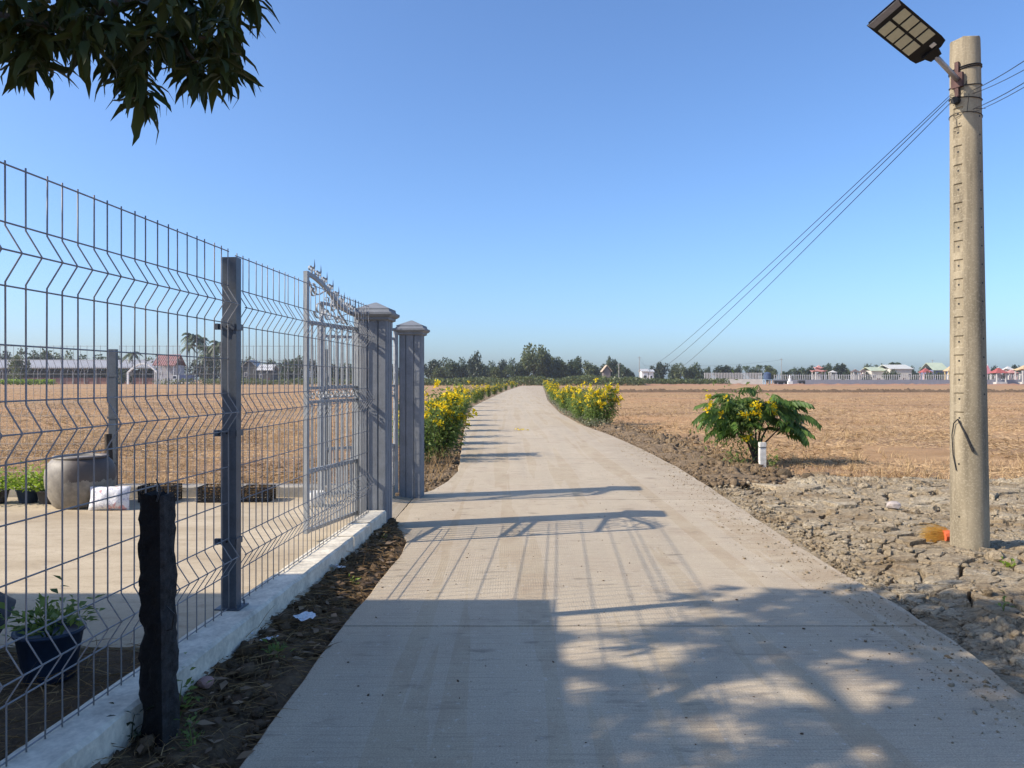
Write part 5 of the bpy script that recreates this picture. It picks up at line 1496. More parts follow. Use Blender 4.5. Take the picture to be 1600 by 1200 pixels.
# ------------------------------------------------------------------ far background
def crown_mesh(seed, nl=2600, leaf=.075, squat=1.0, lobes=14):
    g = np.random.default_rng(seed)
    L = np.stack([g.normal(0, .24, lobes), g.normal(0, .24, lobes), .52 + g.uniform(-.34, .28, lobes) * squat], -1); Rr = g.uniform(.16, .27, lobes)
    k = g.integers(0, lobes, nl); d = g.normal(size=(nl, 3)); d /= np.linalg.norm(d, axis=1)[:, None]
    P = L[k] + d * (Rr[k] * g.uniform(.35, 1.08, nl))[:, None]
    P[:, 2] = np.clip(P[:, 2], .06, 1.0)
    V, F = leafcloud(P, d + g.normal(0, .7, (nl, 3)), leaf * g.uniform(.6, 1.6, nl), .8)
    return V, F
CROWN = {}
for tn, mt in (('a', 'tree_a'), ('b', 'tree_b'), ('c', 'tree_c')):
    CROWN[tn] = []
    for s_ in range(3):
        V, F = crown_mesh(60 + s_ + ord(tn))
        me = npmesh('crown', V, F); me.materials.append(M[mt]); CROWN[tn].append(me)
tk = MB().tube([(0, 0, -.05), (.01, 0, .25), (-.01, .01, .5)], [.030, .024, .014], 7).tube([(0, 0, .3), (.1, .02, .55)], [.016, .006], 5).tube([(0, 0, .28), (-.12, -.03, .52)], [.015, .006], 5).mesh('trunk')
tk.materials.append(M['bark'])
tcount = [0]
def tree(px_, ytop, halfw, tn, label, group, Z=300.0, ybase=None):
    b = D(px_, HZ, Z); b.z = -.1
    top = D(px_, ytop, Z).z + .1; wd = halfw * Z / FPX
    e = empty('tree', b, label, 'tree', group, random.uniform(0, 6.28), (wd * 2.0, wd * 2.0, top * 1.02))
    k = tcount[0]; tcount[0] += 1
    link('crown', CROWN[tn][k % 3], None, e, loc=(0, 0, 0))
    link('trunk', tk, None, e, loc=(0, 0, 0))
    return e
def palm_mesh(seed, nf=17, droop=1.0):
    g = np.random.default_rng(seed); V = []; F = []
    for f_ in range(nf):
        a = f_ * 2.4 + g.uniform(-.2, .2); up = g.uniform(-.35, 1.1)
        L = g.uniform(.85, 1.1)
        pts_ = []
        for i in range(9):
            t = i / 8; r_ = L * t * math.cos(up * .6) * (1 - .12 * t); z = L * (t * math.sin(up) * .8 - droop * .75 * t * t * (1 - .2 * up))
            pts_.append(np.array([r_ * math.cos(a), r_ * math.sin(a), z]))
        s_ = np.array([-math.sin(a), math.cos(a), 0])
        for i in range(1, 9):
            for q in range(2):
                c = pts_[i - 1] + (pts_[i] - pts_[i - 1]) * q / 2
                tdir = (pts_[i] - pts_[i - 1]); tdir = tdir / np.linalg.norm(tdir)
                for sg in (-1, 1):
                    ll = .30 * (1 - .6 * abs(i / 8 - .45)) * g.uniform(.8, 1.15)
                    d = sg * s_ * .75 + tdir * .6 + np.array([0, 0, -.55]); d /= np.linalg.norm(d)
                    o = len(V); V += [c - tdir * .034, c + tdir * .034, c + d * ll + tdir * .016, c + d * ll - tdir * .016]; F.append((o, o + 1, o + 2, o + 3))
    return npmesh('fronds', np.array(V), np.array(F))
PALM = []
for s_ in range(3):
    me = palm_mesh(80 + s_, 15 + 3 * s_); me.materials.append(M['palm']); PALM.append(me)
ptk = MB().tube([(0, 0, -.02), (.012, 0, .3), (.02, 0, .7), (.015, 0, 1.0)], [.030, .022, .020, .020], 8).mesh('trunk'); ptk.materials.append(M['bark'])
def palm(px_, ytop, ycrown, rpx, label, Z=300.0, k=0, group='palms in the far background', lean=0.0):
    b = D(px_, HZ, Z); b.z = -.1; hc = D(px_, ycrown, Z).z; r_ = rpx * Z / FPX
    e = empty('palm_tree', b, label, 'palm tree', group)
    link('trunk', ptk, None, e, loc=(0, 0, 0), rot=(0, lean, 0), scale=(6.5, 6.5, hc))
    link('fronds', PALM[k % 3], None, e, loc=(hc * math.sin(lean), 0, hc), rot=(0, 0, k * 1.3), scale=r_)
    return e

# ---- left horizon: barn, red-roofed house, palms, trees
GL = 'trees on the left horizon'
lt = [(8, 546, 18, 'c'), (62, 548, 16, 'a'), (80, 545, 14, 'c'), (100, 551, 14, 'b'), (132, 557, 20, 'a'), (160, 560, 16, 'c'), (188, 556, 14, 'a'), (232, 556, 16, 'b'), (275, 560, 14, 'a'), (330, 545, 22, 'c'), (352, 548, 18, 'c'),
      (384, 556, 16, 'a'), (402, 560, 14, 'c'), (424, 560, 18, 'b'), (448, 560, 18, 'a'), (468, 555, 17, 'a'), (486, 562, 14, 'c'), (502, 564, 14, 'a'), (522, 565, 16, 'c'), (545, 568, 16, 'a'), (568, 570, 16, 'b'), (592, 572, 16, 'a'), (616, 570, 14, 'c')]
for i, (x, yt_, hw_, tn) in enumerate(lt):
    tree(x, yt_, hw_, tn, {'a': 'green', 'b': 'olive green', 'c': 'dark green'}[tn] + ' tree on the horizon left of the lane, ' + ORD[i] + ' from the left edge', GL, 335 + 12 * math.sin(i * 5))
tree(30, 556, 13, 'b', 'small olive tree standing in front of the long barn roof', GL, 255)
tree(190, 575, 9, 'a', 'small bush at the right end of the long barn wall', GL, 255)
palm(206, 536, 552, 20, 'bushy palm at the right end of the long barn', 262, 0)
palm(240, 545, 565, 18, 'low palm just left of the red roofed house', 275, 1)
palm(255, 540, 556, 15, 'palm rising behind the red roofed house', 300, 2)
palm(303, 506, 524, 26, 'tallest palm on the left horizon with a full round crown', 280, 1)
palm(296, 520, 540, 17, 'thin palm close beside the tallest palm', 285, 0)
palm(335, 523, 545, 22, 'dark palm just left of the tall steel fence post', 275, 2)
palm(345, 523, 536, 26, 'dark bushy palm directly behind the tall steel fence post', 272, 1)
palm(326, 530, 543, 24, 'dark wide palm left of the one behind the steel post', 277, 2)
palm(312, 515, 530, 20, 'palm leaning out of the right side of the tallest palm', 283, 0)
palm(318, 535, 556, 18, 'low dark palm between tallest palm and the steel fence post', 270, 0)
def gable_roof(mb, x0, x1, y0, y1, ze, zr, ov=.4, along='x', th=.18):
    """two real roof slabs with thickness"""
    if along == 'x':
        ym = (y0 + y1) / 2
        for (ya, za, yb, zb_) in ((y0 - ov, ze - ov * .4, ym, zr), (y1 + ov, ze - ov * .4, ym, zr)):
            mb.add([(x0 - ov, ya, za), (x1 + ov, ya, za), (x1 + ov, yb, zb_), (x0 - ov, yb, zb_), (x0 - ov, ya, za + th), (x1 + ov, ya, za + th), (x1 + ov, yb, zb_ + th), (x0 - ov, yb, zb_ + th)],
                   [(0, 1, 2, 3), (4, 5, 6, 7), (0, 1, 5, 4), (1, 2, 6, 5), (2, 3, 7, 6), (3, 0, 4, 7)])
    else:
        xm = (x0 + x1) / 2
        for (xa, za, xb, zb_) in ((x0 - ov, ze - ov * .4, xm, zr), (x1 + ov, ze - ov * .4, xm, zr)):
            mb.add([(xa, y0 - ov, za), (xa, y1 + ov, za), (xb, y1 + ov, zb_), (xb, y0 - ov, zb_), (xa, y0 - ov, za + th), (xa, y1 + ov, za + th), (xb, y1 + ov, zb_ + th), (xb, y0 - ov, zb_ + th)],
                   [(0, 1, 2, 3), (4, 5, 6, 7), (0, 1, 5, 4), (1, 2, 6, 5), (2, 3, 7, 6), (3, 0, 4, 7)])
    return mb
def paint(name, c, rough=.75): 
    k = 'p_' + name
    if k not in M: M[k] = simple(name, c + (1,), rough, .12, .8, .1)
    return M[k]
def ribbed(name, c):
    k = 'r_' + name
    if k not in M:
        t = NT(name); p = t.pos(); x, y, z = t.sep(p)
        s_ = t.math('SINE', t.math('MULTIPLY', x, 9.0)); n1 = t.noise(p, .4, 4)
        t.col(t.mix(t.math('MULTIPLY', n1, .5), c + (1,), tuple(v * .6 for v in c) + (1,))); t.bump(s_, .6, .08); M[k] = t.set(.55, .1, .3)
    return M[k]
# the barn
ZB = 268.0
def BX(px_): return (px_ - 800) * ZB / FPX
def BZ(py_): return CAMH + (HZ - py_) * ZB / FPX
barn = empty('barn', (BX(120), ZB, 0), 'long low barn with grey roof and open dark side on the left horizon', 'barn')
MB().box((BX(100), ZB + 1, BZ(592) / 2 - .2), (BX(246) - BX(-60), .3, BZ(588.5) + .4)).obj('brick_wall', paint('dusty_brick', (.25, .13, .10)), barn)
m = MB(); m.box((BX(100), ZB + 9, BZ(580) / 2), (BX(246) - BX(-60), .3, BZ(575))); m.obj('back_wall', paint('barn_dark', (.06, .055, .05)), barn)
m = MB(); gable_roof(m, BX(-60), BX(246), ZB, ZB + 14, BZ(574), BZ(562), .8); m.obj('roof', ribbed('grey_sheet', (.36, .36, .37)), barn)
for k in range(17):
    MB().box((BX(-52) + k * (BX(240) - BX(-52)) / 16, ZB + .6, BZ(574) / 2), (.3, .3, BZ(574))).obj('post', paint('barn_post', (.3, .29, .27)), barn)
mb = MB(); V = []
n = 160
hx = [BX(-40) + (BX(84) - BX(-40)) * i / n for i in range(n + 1)]
P = np.stack([rng.uniform(-60, 0, 3000), rng.uniform(-1.4, 1.4, 3000), rng.uniform(.2, 1.35, 3000)], -1)
P[:, 0] = rng.uniform((-40 - 800) * 225 / FPX, (84 - 800) * 225 / FPX, 3000); P[:, 1] += 225
V, F = leafcloud(P, rng.normal(size=(3000, 3)) + np.array([0, -.3, .8]), rng.uniform(.3, .7, 3000), .7)
tag(link('hedge', npmesh('hedge', V, F), M['limegreen']), 'long bright green clipped hedge in front of the barn', 'hedge')
# red roofed house
Z0 = 255.0
def house(name, x0, x1, yr, ye, yb, Z, depth, wall, roofm, label, along='x', wins=2, doors=1, cat='house', group=None, porch=False, hip=False):
    X0, X1 = (x0 - 800) * Z / FPX, (x1 - 800) * Z / FPX
    ze, zr = CAMH + (HZ - ye) * Z / FPX, CAMH + (HZ - yr) * Z / FPX
    z0 = 0.0
    e = empty(name, ((X0 + X1) / 2, Z + depth / 2, 0), label, cat, group)
    wy0 = Z + (depth * .3 if porch else 0)
    if along == 'x': MB().box(((X0 + X1) / 2, (wy0 + Z + depth) / 2, ze / 2), (X1 - X0, Z + depth - wy0, ze)).obj('wall', wall, e)
    else:
        xm = (X0 + X1) / 2; V = [(X0, wy0, 0), (X1, wy0, 0), (X1, wy0, ze), (xm, wy0, zr - .05), (X0, wy0, ze)]; V += [(a, Z + depth, c) for a, b, c in V]
        MB().add(V, [(0, 1, 2, 3, 4), (9, 8, 7, 6, 5), (0, 1, 6, 5), (1, 2, 7, 6), (2, 3, 8, 7), (3, 4, 9, 8), (4, 0, 5, 9)]).obj('wall', wall, e)
    m = MB()
    if hip:
        ov = .6; xm0 = X0 + (X1 - X0) * .35; xm1 = X1 - (X1 - X0) * .35; ym = Z + depth / 2
        m.add([(X0 - ov, Z - ov, ze), (X1 + ov, Z - ov, ze), (X1 + ov, Z + depth + ov, ze), (X0 - ov, Z + depth + ov, ze), (xm0, ym, zr), (xm1, ym, zr)], [(0, 1, 5, 4), (1, 2, 5), (2, 3, 4, 5), (3, 0, 4), (3, 2, 1, 0)])
    else: gable_roof(m, X0, X1, Z, Z + depth, ze, zr, .5, along)
    m.obj('roof', roofm, e)
    w_ = X1 - X0; dk = M['solar']
    slots = wins + doors
    for k in range(slots):
        cx = X0 + w_ * (k + .5) / slots
        if k == slots // 2 and doors:
            MB().box((cx, wy0 - .03, min(2.1, ze * .75) / 2), (min(1.2, w_ / slots * .55), .08, min(2.1, ze * .75))).obj('door', paint('door_brown', (.12, .07, .05)), e)
        else:
            wn = MB().box((cx, wy0 - .03, ze * .55), (min(1.4, w_ / slots * .5), .08, min(1.3, ze * .35))).obj('window', paint('frame_white', (.6, .6, .58)), e)
            MB().box((cx, wy0 - .08, ze * .55), (min(1.15, w_ / slots * .4), .03, min(1.05, ze * .28))).obj('pane', dk, wn)
    if porch:
        for k in range(4):
            MB().box((X0 + .2 + (w_ - .4) * k / 3, Z + .15, ze / 2), (.3, .3, ze)).obj('column', paint('frame_white', (.6, .6, .58)), e)
    return e
house('small_house', 241, 272, 554, 570.5, 598, Z0, 8, paint('wall_pale', (.42, .42, .45)), ribbed('red_tile', (.27, .13, .115)), 'small house with faded red roof and white columns on the left horizon', porch=True)
# white arch beside it
m = MB(); pts_ = [D(200 + 46 * t, 593, 252) for t in np.linspace(0, 1, 15)]
for i, p in enumerate(pts_): p.z = CAMH + (HZ - (582 - 14 * math.sin(math.pi * i / 14))) * 252 / FPX
m.bar(pts_, .5, .6, (0, 1, 0)); m.box((pts_[0].x, 252, pts_[0].z / 2), (.5, .6, pts_[0].z)); m.box((pts_[-1].x, 252.02, pts_[-1].z / 2), (.5, .6, pts_[-1].z))
tag(m.obj('white_arch', M['white']), 'low white arched frame left of the red roofed house', 'arch')
# parked truck by the house
Zt = 245.0; tx0 = (272 - 800) * Zt / FPX
tr = empty('parked_truck', (tx0 + 3, Zt, 0), 'white and dark blue truck parked right of the red roofed house', 'truck')
MB().box((tx0 + 1.0, Zt, 1.75), (1.9, 2.1, 2.3)).box((tx0 + .25, Zt, 1.0), (.6, 2.0, 1.0)).obj('cab', M['white'], tr)
MB().box((tx0 + .62, Zt - 1.07, 2.25), (1.0, .04, .8)).obj('side_window', M['solar'], tr)
MB().box((tx0 + 4.1, Zt, 1.9), (3.9, 2.2, 2.2)).obj('cargo_box', paint('truck_blue', (.06, .08, .16)), tr)
for wx in (.9, 3.0, 5.2):
    w_ = MB().tube([(tx0 + wx, Zt - 1.15, .5), (tx0 + wx, Zt - .8, .5)], .5, 16).obj('wheel', M['black'], tr)
    MB().tube([(tx0 + wx, Zt - 1.17, .5), (tx0 + wx, Zt - 1.1, .5)], .25, 12).obj('rim', M['white'], w_)
# sheds right of the steel post
house('shed', 379, 400, 563, 573, 597, 262, 7, paint('shed_dark', (.07, .07, .065)), ribbed('pale_sheet', (.40, .39, .37)), 'dark shed with pale roof just right of the tall steel fence post', 'y', 1, 1, 'shed')
house('shed', 403, 424, 570, 578, 597, 258, 7, paint('shed_dark', (.07, .07, .065)), ribbed('white_sheet', (.55, .54, .52)), 'shed with whitish gable roof left of the gate leaf', 'x', 1, 1, 'shed')
# grassy bank along the left horizon
n = 5000; X_ = rng.uniform(-110, -22, n); P = np.stack([X_, 232 + rng.uniform(0, 14, n), rng.uniform(0, 1.6, n) * (.5 + .8 * vnoise(X_, X_ * 0, .12, 3))], -1)
P = P[(X_ > -95) & (X_ < -45) | (rng.random(n) < .35)]
V, F = leafcloud(P, rng.normal(size=(len(P), 3)) + np.array([0, 0, .8]), rng.uniform(.5, 1.1, len(P)), .5)
tag(link('rough_grass', npmesh('rough_grass', V, F), M['tree_b']), 'rough green grass along the far left edge of the field', kind='stuff')

# ---- trees at the end of the lane
GM = 'trees at the end of the lane'
mt = [(676, 562, 15, 'c'), (698, 566, 14, 'c'), (716, 561, 14, 'a'), (742, 547, 13, 'c'), (762, 566, 14, 'a'), (786, 560, 15, 'c'), (806, 562, 13, 'a'), (834, 541, 19, 'b'), (854, 540, 17, 'a'), (878, 556, 13, 'b'), (904, 556, 16, 'a'), (922, 562, 15, 'b'), (940, 566, 12, 'c'), (690, 572, 12, 'b'), (730, 572, 13, 'c'), (774, 574, 12, 'b'), (868, 570, 15, 'c'), (890, 572, 14, 'c'), (816, 574, 14, 'c'), (848, 572, 14, 'b')]
for i, (x, yt_, hw_, tn) in enumerate(sorted(mt)):
    tree(x, yt_, hw_, tn, {'a': 'green', 'b': 'olive green', 'c': 'dark green'}[tn] + ' tree behind the end of the lane, ' + ORD[i] + ' rightward from the gate pillars', GM, 305 + 14 * math.sin(i * 3.3))
n = 9000; X_ = rng.uniform(-32, 36, n); P = np.stack([X_, 204 + rng.uniform(0, 16, n), rng.uniform(0, 2.1, n) * (.4 + .9 * vnoise(X_, X_ * 0, .2, 5))], -1)
V, F = leafcloud(P, rng.normal(size=(len(P), 3)) + np.array([0, 0, .6]), rng.uniform(.4, .9, len(P)), .6)
tag(link('bushes', npmesh('bushes', V, F), M['tree_b']), 'low olive bushes closing the far end of the lane', kind='stuff')

# ---- right horizon
GR = 'trees on the right horizon'
rt = [(951, 556, 9, 'a'), (962, 562, 7, 'c'), (973, 566, 13, 'a'), (984, 575, 8, 'c'), (1032, 566, 11, 'c'), (1052, 571, 9, 'a'), (1064, 569, 10, 'b'), (1086, 565, 12, 'a'), (1078, 573, 9, 'b'), (1108, 572, 7, 'a'), (1126, 571, 14, 'c'), (1141, 573, 10, 'a'), (1153, 568, 8, 'c'), (1180, 573, 9, 'a'),
      (1206, 573, 11, 'b'), (1232, 577, 9, 'a'), (1250, 575, 9, 'a'), (1263, 569, 10, 'c'), (1296, 567, 12, 'a'), (1309, 568, 11, 'c'), (1322, 574, 8, 'b'), (1334, 578, 8, 'c'), (1374, 570, 12, 'a'), (1388, 573, 9, 'c'), (1424, 571, 8, 'a'), (1440, 573, 7, 'b'), (1552, 570, 9, 'c'), (1585, 570, 8, 'c'), (1462, 574, 7, 'c')]
for i, (x, yt_, hw_, tn) in enumerate(sorted(rt)):
    tree(x, yt_, hw_, tn, {'a': 'green', 'b': 'olive green', 'c': 'dark green'}[tn] + ' tree on the horizon right of the lane, ' + ORD[i] + ' rightward from the gabled hut', GR, 345 + 12 * math.sin(i * 2.9))
for i, (x, yc, rp, k) in enumerate([(1165, 573, 9, 0), (1187, 571, 8, 1), (1199, 572, 9, 2), (1240, 577, 7, 0), (1252, 577, 7, 1)]):
    palm(x, 0, yc, rp, 'small palm above the picket wall, ' + ORD[i] + ' of five from the left', 350, k)
palm(1398, 0, 568, 13, 'lone coconut palm sticking up above the white houses', 360, 2)
house('hut', 943, 954, 571, 580, 592, 262, 5, paint('wall_dark', (.16, .14, .13)), paint('beige_roof', (.45, .36, .26)), 'tiny gabled hut with beige roof at the right end of the lane trees', 'y', 0, 1, 'hut')
n = 6000; X_ = rng.uniform(26, 66, n); P = np.stack([X_, 232 + rng.uniform(0, 14, n), rng.uniform(0, 2.4, n) * (.35 + .9 * vnoise(X_, X_ * 0, .15, 8))], -1)
V, F = leafcloud(P, rng.normal(size=(len(P), 3)) + np.array([0, 0, .8]), rng.uniform(.4, 1.0, len(P)), .5)
tag(link('green_scrub', npmesh('green_scrub', V, F), M['tree_b']), 'low green scrub along the field edge right of the lane', kind='stuff')
# far poles
def fpole(px_, yt_, Z, label, arms=False):
    p = D(px_, yt_, Z); e = empty('utility_pole', (p.x, Z, 0), label, 'utility pole', 'thin poles on the horizon')
    MB().tube([(p.x, Z, -.1), (p.x, Z, p.z)], [.16, .11], 8).obj('shaft', paint('pole_grey', (.3, .29, .27)), e)
    MB().box((p.x, Z, p.z - .5), (1.6, .12, .12)).obj('crossarm', paint('pole_grey', (.3, .29, .27)), e)
fpole(999, 557, 300, 'thin pole on the horizon where the long cables end')
fpole(967, 568, 290, 'pale thin pole before the trees right of the hut')
fpole(1010, 576, 330, 'short thin pole right of the cable pole')
fpole(1221, 560, 330, 'tall thin pole behind the water tank')
fpole(1457, 562, 335, 'thin lamp pole left of the green roofed house')
cable('cable', D(1221, 562, 330), D(1080, 571, 420), 1.0, .03, 'faint far cable left of the tall thin pole')
# white sheds by the cable pole
for k, (x0, x1, yr, ye) in enumerate(((1003, 1013, 577, 580), (1014, 1021, 578, 581))):
    house('white_shed', x0, x1, yr, ye, 590, 318, 6, M['white'], ribbed('white_sheet', (.55, .54, .52)), ['white shed left of the dark round far tree, larger one', 'white shed left of the dark round far tree, smaller one'][k], 'x', 1, 0, 'shed')
# cemetery wall: white stretch with pickets, then grey stretch
ZW = 262.0
def WX(px_): return (px_ - 800) * ZW / FPX
def WZ(py_): return CAMH + (HZ - py_) * ZW / FPX
cw = empty('picket_wall', (WX(1150), ZW, 0), 'white walled picket fence left of the blue water tank', 'fence')
MB().box((WX(1145), ZW, WZ(592.5) / 2 - .05), (WX(1192) - WX(1100), .3, WZ(592.0) + .1)).obj('base_wall', paint('white_wall', (.62, .58, .5)), cw)
me = MB().box((0, 0, 1.05), (.22, .18, 2.1)).mesh('picket'); me.materials.append(paint('picket_white', (.55, .53, .5)))
i = 0
for px_ in np.arange(1101, 1192, 2.4):
    link('picket', me, None, cw, loc=Vector((WX(px_), ZW, WZ(592.0) + .002)) - Vector(cw.location)); i += 1
MB().box((WX(1146), ZW + .12, WZ(592) + 1.7), (WX(1192) - WX(1100), .08, .14)).obj('rail', paint('picket_white', (.55, .53, .5)), cw)
gw = empty('grey_wall', (WX(1420), ZW, 0), 'long grey low wall with a picket fence on the right horizon', 'wall')
MB().box((WX(1425), ZW, WZ(593.5) / 2 - .05), (WX(1640) - WX(1208), .35, WZ(593.0) + .1)).obj('base_wall', paint('wall_grey', (.25, .25, .28)), gw)
me2 = MB().box((0, 0, .85), (.2, .16, 1.7)).mesh('picket'); me2.materials.append(paint('picket_grey', (.40, .40, .40)))
for px_ in np.arange(1210, 1640, 3.4):
    link('picket', me2, None, gw, loc=Vector((WX(px_), ZW, WZ(593.0) + .002)) - Vector(gw.location))
MB().box((WX(1425), ZW + .12, WZ(593) + 1.45), (WX(1640) - WX(1208), .08, .12)).obj('rail', paint('picket_grey', (.40, .40, .40)), gw)
# blue water tank on a white stand
e = empty('water_tank', (WX(1198), 250, 0), 'dark blue water tank on a pale blue stand in front of the picket wall', 'water tank')
X_ = (1199 - 800) * 250 / FPX
MB().lathe([(1.0, 1.6), (1.15, 1.75), (1.15, 3.5), (.6, 3.9), (.25, 4.0)], 18, (X_, 250, 0)).obj('tank', paint('tank_blue', (.05, .08, .15)), e)
for a, b in ((-1, -1), (1, -1), (1, 1), (-1, 1)): MB().box((X_ + a * 1.0, 250 + b * 1.0, .8), (.3, .3, 1.6)).obj('leg', paint('stand_blue', (.35, .5, .62)), e)
MB().box((X_, 250, 1.53), (2.5, 2.5, .14)).obj('platform', paint('stand_blue', (.35, .5, .62)), e)
# tombs and pavilions: plinth, columns, tiered roof
def pavilion(px_, ytop, yeave, halfw, Z, roofc, colc, label, tiers=1, flare=0.0, group='tombs and pavilions behind the grey wall', cat='pavilion'):
    X_ = (px_ - 800) * Z / FPX; r_ = halfw * Z / FPX; ze = CAMH + (HZ - yeave) * Z / FPX; zt = CAMH + (HZ - ytop) * Z / FPX
    e = empty('pavilion', (X_, Z, 0), label, cat, group)
    MB().box((X_, Z, .35), (r_ * 1.9, r_ * 1.9, .7)).obj('plinth', paint('col_' + colc[0], colc[1]), e)
    for a, b in ((-1, -1), (1, -1), (1, 1), (-1, 1)):
        MB().box((X_ + a * r_ * .78, Z + b * r_ * .78, (ze + .7) / 2), (.35, .35, ze - .7)).obj('column', paint('col_' + colc[0], colc[1]), e)
    MB().box((X_, Z + r_ * .3, (ze + .7) / 2 - .2), (r_ * .9, r_ * .5, (ze - .7) * .8)).obj('tomb', paint('tomb_white', (.48, .46, .43)), e)
    hh = (zt - ze) / tiers
    for t_ in range(tiers):
        q = r_ * 1.12 * (1 - .42 * t_); z0 = ze + t_ * hh; m = MB(); V = []
        for (s_, z_, fl_) in ((1.0, 0, flare), (.72, .30, 0), (.40, .62, 0), (.12, 1.0, 0)):
            for a, b in ((-1, -1), (0, -1), (1, -1), (1, 0), (1, 1), (0, 1), (-1, 1), (-1, 0)):
                corner = abs(a) + abs(b) == 2
                V.append((X_ + a * q * s_ * (1.06 if corner else 1), Z + b * q * s_, z0 + hh * z_ + (fl_ * hh if corner else 0)))
        F = [(j * 8 + k, j * 8 + (k + 1) % 8, (j + 1) * 8 + (k + 1) % 8, (j + 1) * 8 + k) for j in range(3) for k in range(8)] + [tuple(range(7, -1, -1)), tuple(24 + k for k in range(8))]
        rf = m.add(V, F).obj('roof', paint('roof_' + roofc[0], roofc[1]), e)
        MB().tube([(X_, Z, z0 + hh * .98), (X_, Z, z0 + hh * 1.2)], [.18, .05], 6).obj('finial', paint('tomb_white', (.48, .46, .43)), rf)
    return e
red = ('red', (.33, .085, .075)); pink = ('pink', (.45, .22, .19)); tan = ('tan', (.48, .34, .19)); grn = ('green', (.32, .42, .28)); wht = ('white', (.50, .48, .45)); pk = ('palepink', (.48, .34, .33)); yel = ('yellow', (.60, .46, .20))
pavilion(1279, 571, 581, 9, 275, pink, wht, 'pink two tiered pavilion roof with upturned white corners', 2, .5)
pavilion(1301, 579, 582, 5, 280, wht, wht, 'small white flat pavilion right of the pink tiered roof', 1, .2)
pavilion(1336, 577, 581, 5, 280, ('brown', (.12, .09, .08)), wht, 'small dark roofed tomb left of the white houses', 1)
pavilion(1348, 577, 582, 5, 282, ('brown', (.12, .09, .08)), pk, 'second small dark roofed tomb beside the white houses', 1)
house('white_house', 1362, 1384, 574, 579, 597, 300, 9, paint('wall_cream', (.50, .48, .42)), paint('pale_green_roof', (.40, .45, .33)), 'white house with pale green roof left of the lone coconut palm', 'x', 2, 1)
house('white_house', 1392, 1425, 570, 576, 597, 296, 12, paint('wall_cream', (.50, .48, .42)), paint('whitish_roof', (.50, .50, .46)), 'larger white house with whitish roof under the lone coconut palm', 'x', 3, 1)
pavilion(1446, 575.5, 582, 7, 285, red, pk, 'red roofed pavilion between the white house and green roof', 1)
house('green_house', 1459, 1480, 567, 578, 597, 288, 9, paint('wall_blue', (.15, .17, .28)), paint('pale_green_roof', (.40, .45, .33)), 'house with pale green roof and blue wall left of the utility pole', 'x', 1, 1)
pavilion(1485, 572, 580, 7, 280, tan, yel, 'orange roofed pavilion half hidden by the utility pole', 1)
pavilion(1543, 571, 584, 4, 280, ('rose', (.55, .22, .24)), pk, 'narrow rose coloured tomb right beside the utility pole', 1)
pavilion(1560, 575, 583, 9, 262, red, wht, 'red roofed white pavilion, first right of the utility pole', 1)
pavilion(1575, 573, 579, 8, 285, wht, pk, 'white roofed tomb with upturned corners behind the red pavilion', 1, .5)
pavilion(1580, 578, 583, 7, 268, pink, pk, 'salmon roofed tomb right of the red pavilion', 1)
pavilion(1601, 571, 579, 11, 262, tan, wht, 'tan roofed pavilion at the right picture edge', 1, .3)
for i, (px_, h_) in enumerate(((1312, 10), (1324, 9), (1372, 8), (1380, 10), (1406, 8), (1416, 9), (1432, 8), (1553, 9), (1568, 10), (1590, 9))):
    X_ = (px_ - 800) * 268 / FPX; hh = h_ * 268 / FPX * .8
    e = empty('tomb', (X_, 268, 0), 'small pale tomb showing above the grey wall, ' + ORD[i] + ' from the left', 'tomb', 'small tombs behind the grey wall')
    MB().box((X_, 268, hh * .3), (2.2, 1.8, hh * .6)).obj('base', paint('tomb_white', (.48, .46, .43)) if i % 3 else paint('col_palepink', pk[1]), e)
    MB().box((X_, 268.3, hh * .8), (1.0, .4, hh * .4)).obj('headstone', paint('tomb_white', (.48, .46, .43)), e)
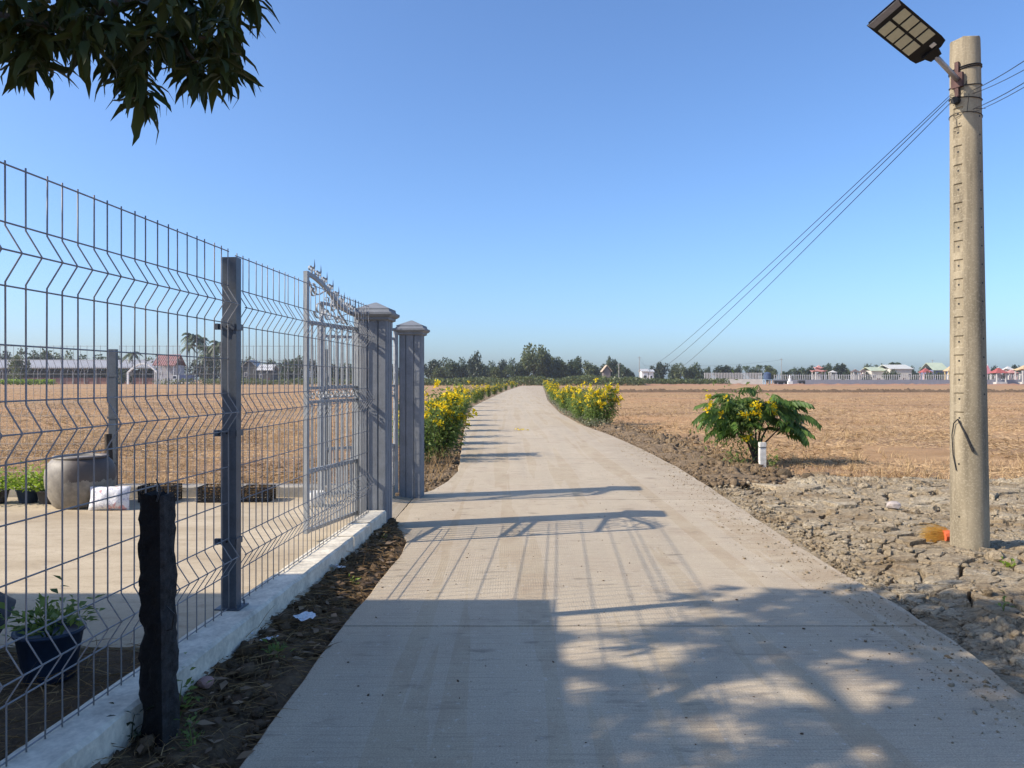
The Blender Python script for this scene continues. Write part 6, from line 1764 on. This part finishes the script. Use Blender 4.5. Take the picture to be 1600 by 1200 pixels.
for i, (x, yt_, hw_, tn) in enumerate([(1318, 580, 6, 'a'), (1356, 580, 6, 'c'), (1387, 578, 6, 'a'), (1400, 581, 5, 'b'), (1430, 577, 6, 'c'), (1452, 580, 5, 'a'), (1470, 581, 5, 'b'), (1550, 581, 5, 'a'), (1570, 582, 4, 'c'), (1592, 581, 5, 'a')]):
    tree(x, yt_, hw_, tn, {'a': 'green', 'b': 'olive', 'c': 'dark'}[tn] + ' bushy tree among the far houses and tombs, ' + ORD[i] + ' from the left', 'small trees among the houses and tombs', 271)
# things standing on the reddish bank
X_ = (1234 - 800) * 246 / FPX
e = empty('grave_marker', (X_, 246, 0), 'white statue-like grave marker on the bank right of the tank', 'grave marker')
MB().box((X_, 246, .5), (1.5, 1.2, 1.0)).obj('base', M['white'], e); MB().lathe([(.5, 1.0), (.45, 1.6), (.25, 2.1), (.32, 2.4), (.2, 2.8), (.02, 2.9)], 12, (X_, 246, 0)).obj('figure', M['white'], e)
for k, px_ in enumerate((1214, 1224, 1252)):
    X_ = (px_ - 800) * 240 / FPX; e = empty('field_cart', (X_, 240, 0), ['dark drum-shaped cart just right of the water tank', 'low dark cart between tank and white marker', 'low dark cart right of the white marker'][k], 'cart', 'carts on the far bank')
    MB().box((X_, 240, .9), (2.0, 1.2, .7)).obj('bed', paint('cart_dark', (.05, .05, .05)), e)
    for a in (-.6, .6): MB().tube([(X_ + a, 239.3, .4), (X_ + a, 239.5, .4)], .4, 12).obj('wheel', M['black'], e)

# ------------------------------------------------------------------ thin haze over the plain
hz = MB().box((0, 160, 9.0), (1500, 1000, 24.0)).obj('haze', None)
tag(hz, 'thin warm haze over the plain', kind='stuff')
hm = bpy.data.materials.new('haze_air'); hm.use_nodes = True
hm.node_tree.nodes.clear()
ho = hm.node_tree.nodes.new('ShaderNodeOutputMaterial'); hv = hm.node_tree.nodes.new('ShaderNodeVolumePrincipled')
hv.inputs['Color'].default_value = (0.86, 0.90, 0.96, 1); hv.inputs['Density'].default_value = 0.00025; hv.inputs['Anisotropy'].default_value = 0.3
hm.node_tree.links.new(hv.outputs[0], ho.inputs['Volume'])
hz.data.materials.append(hm)
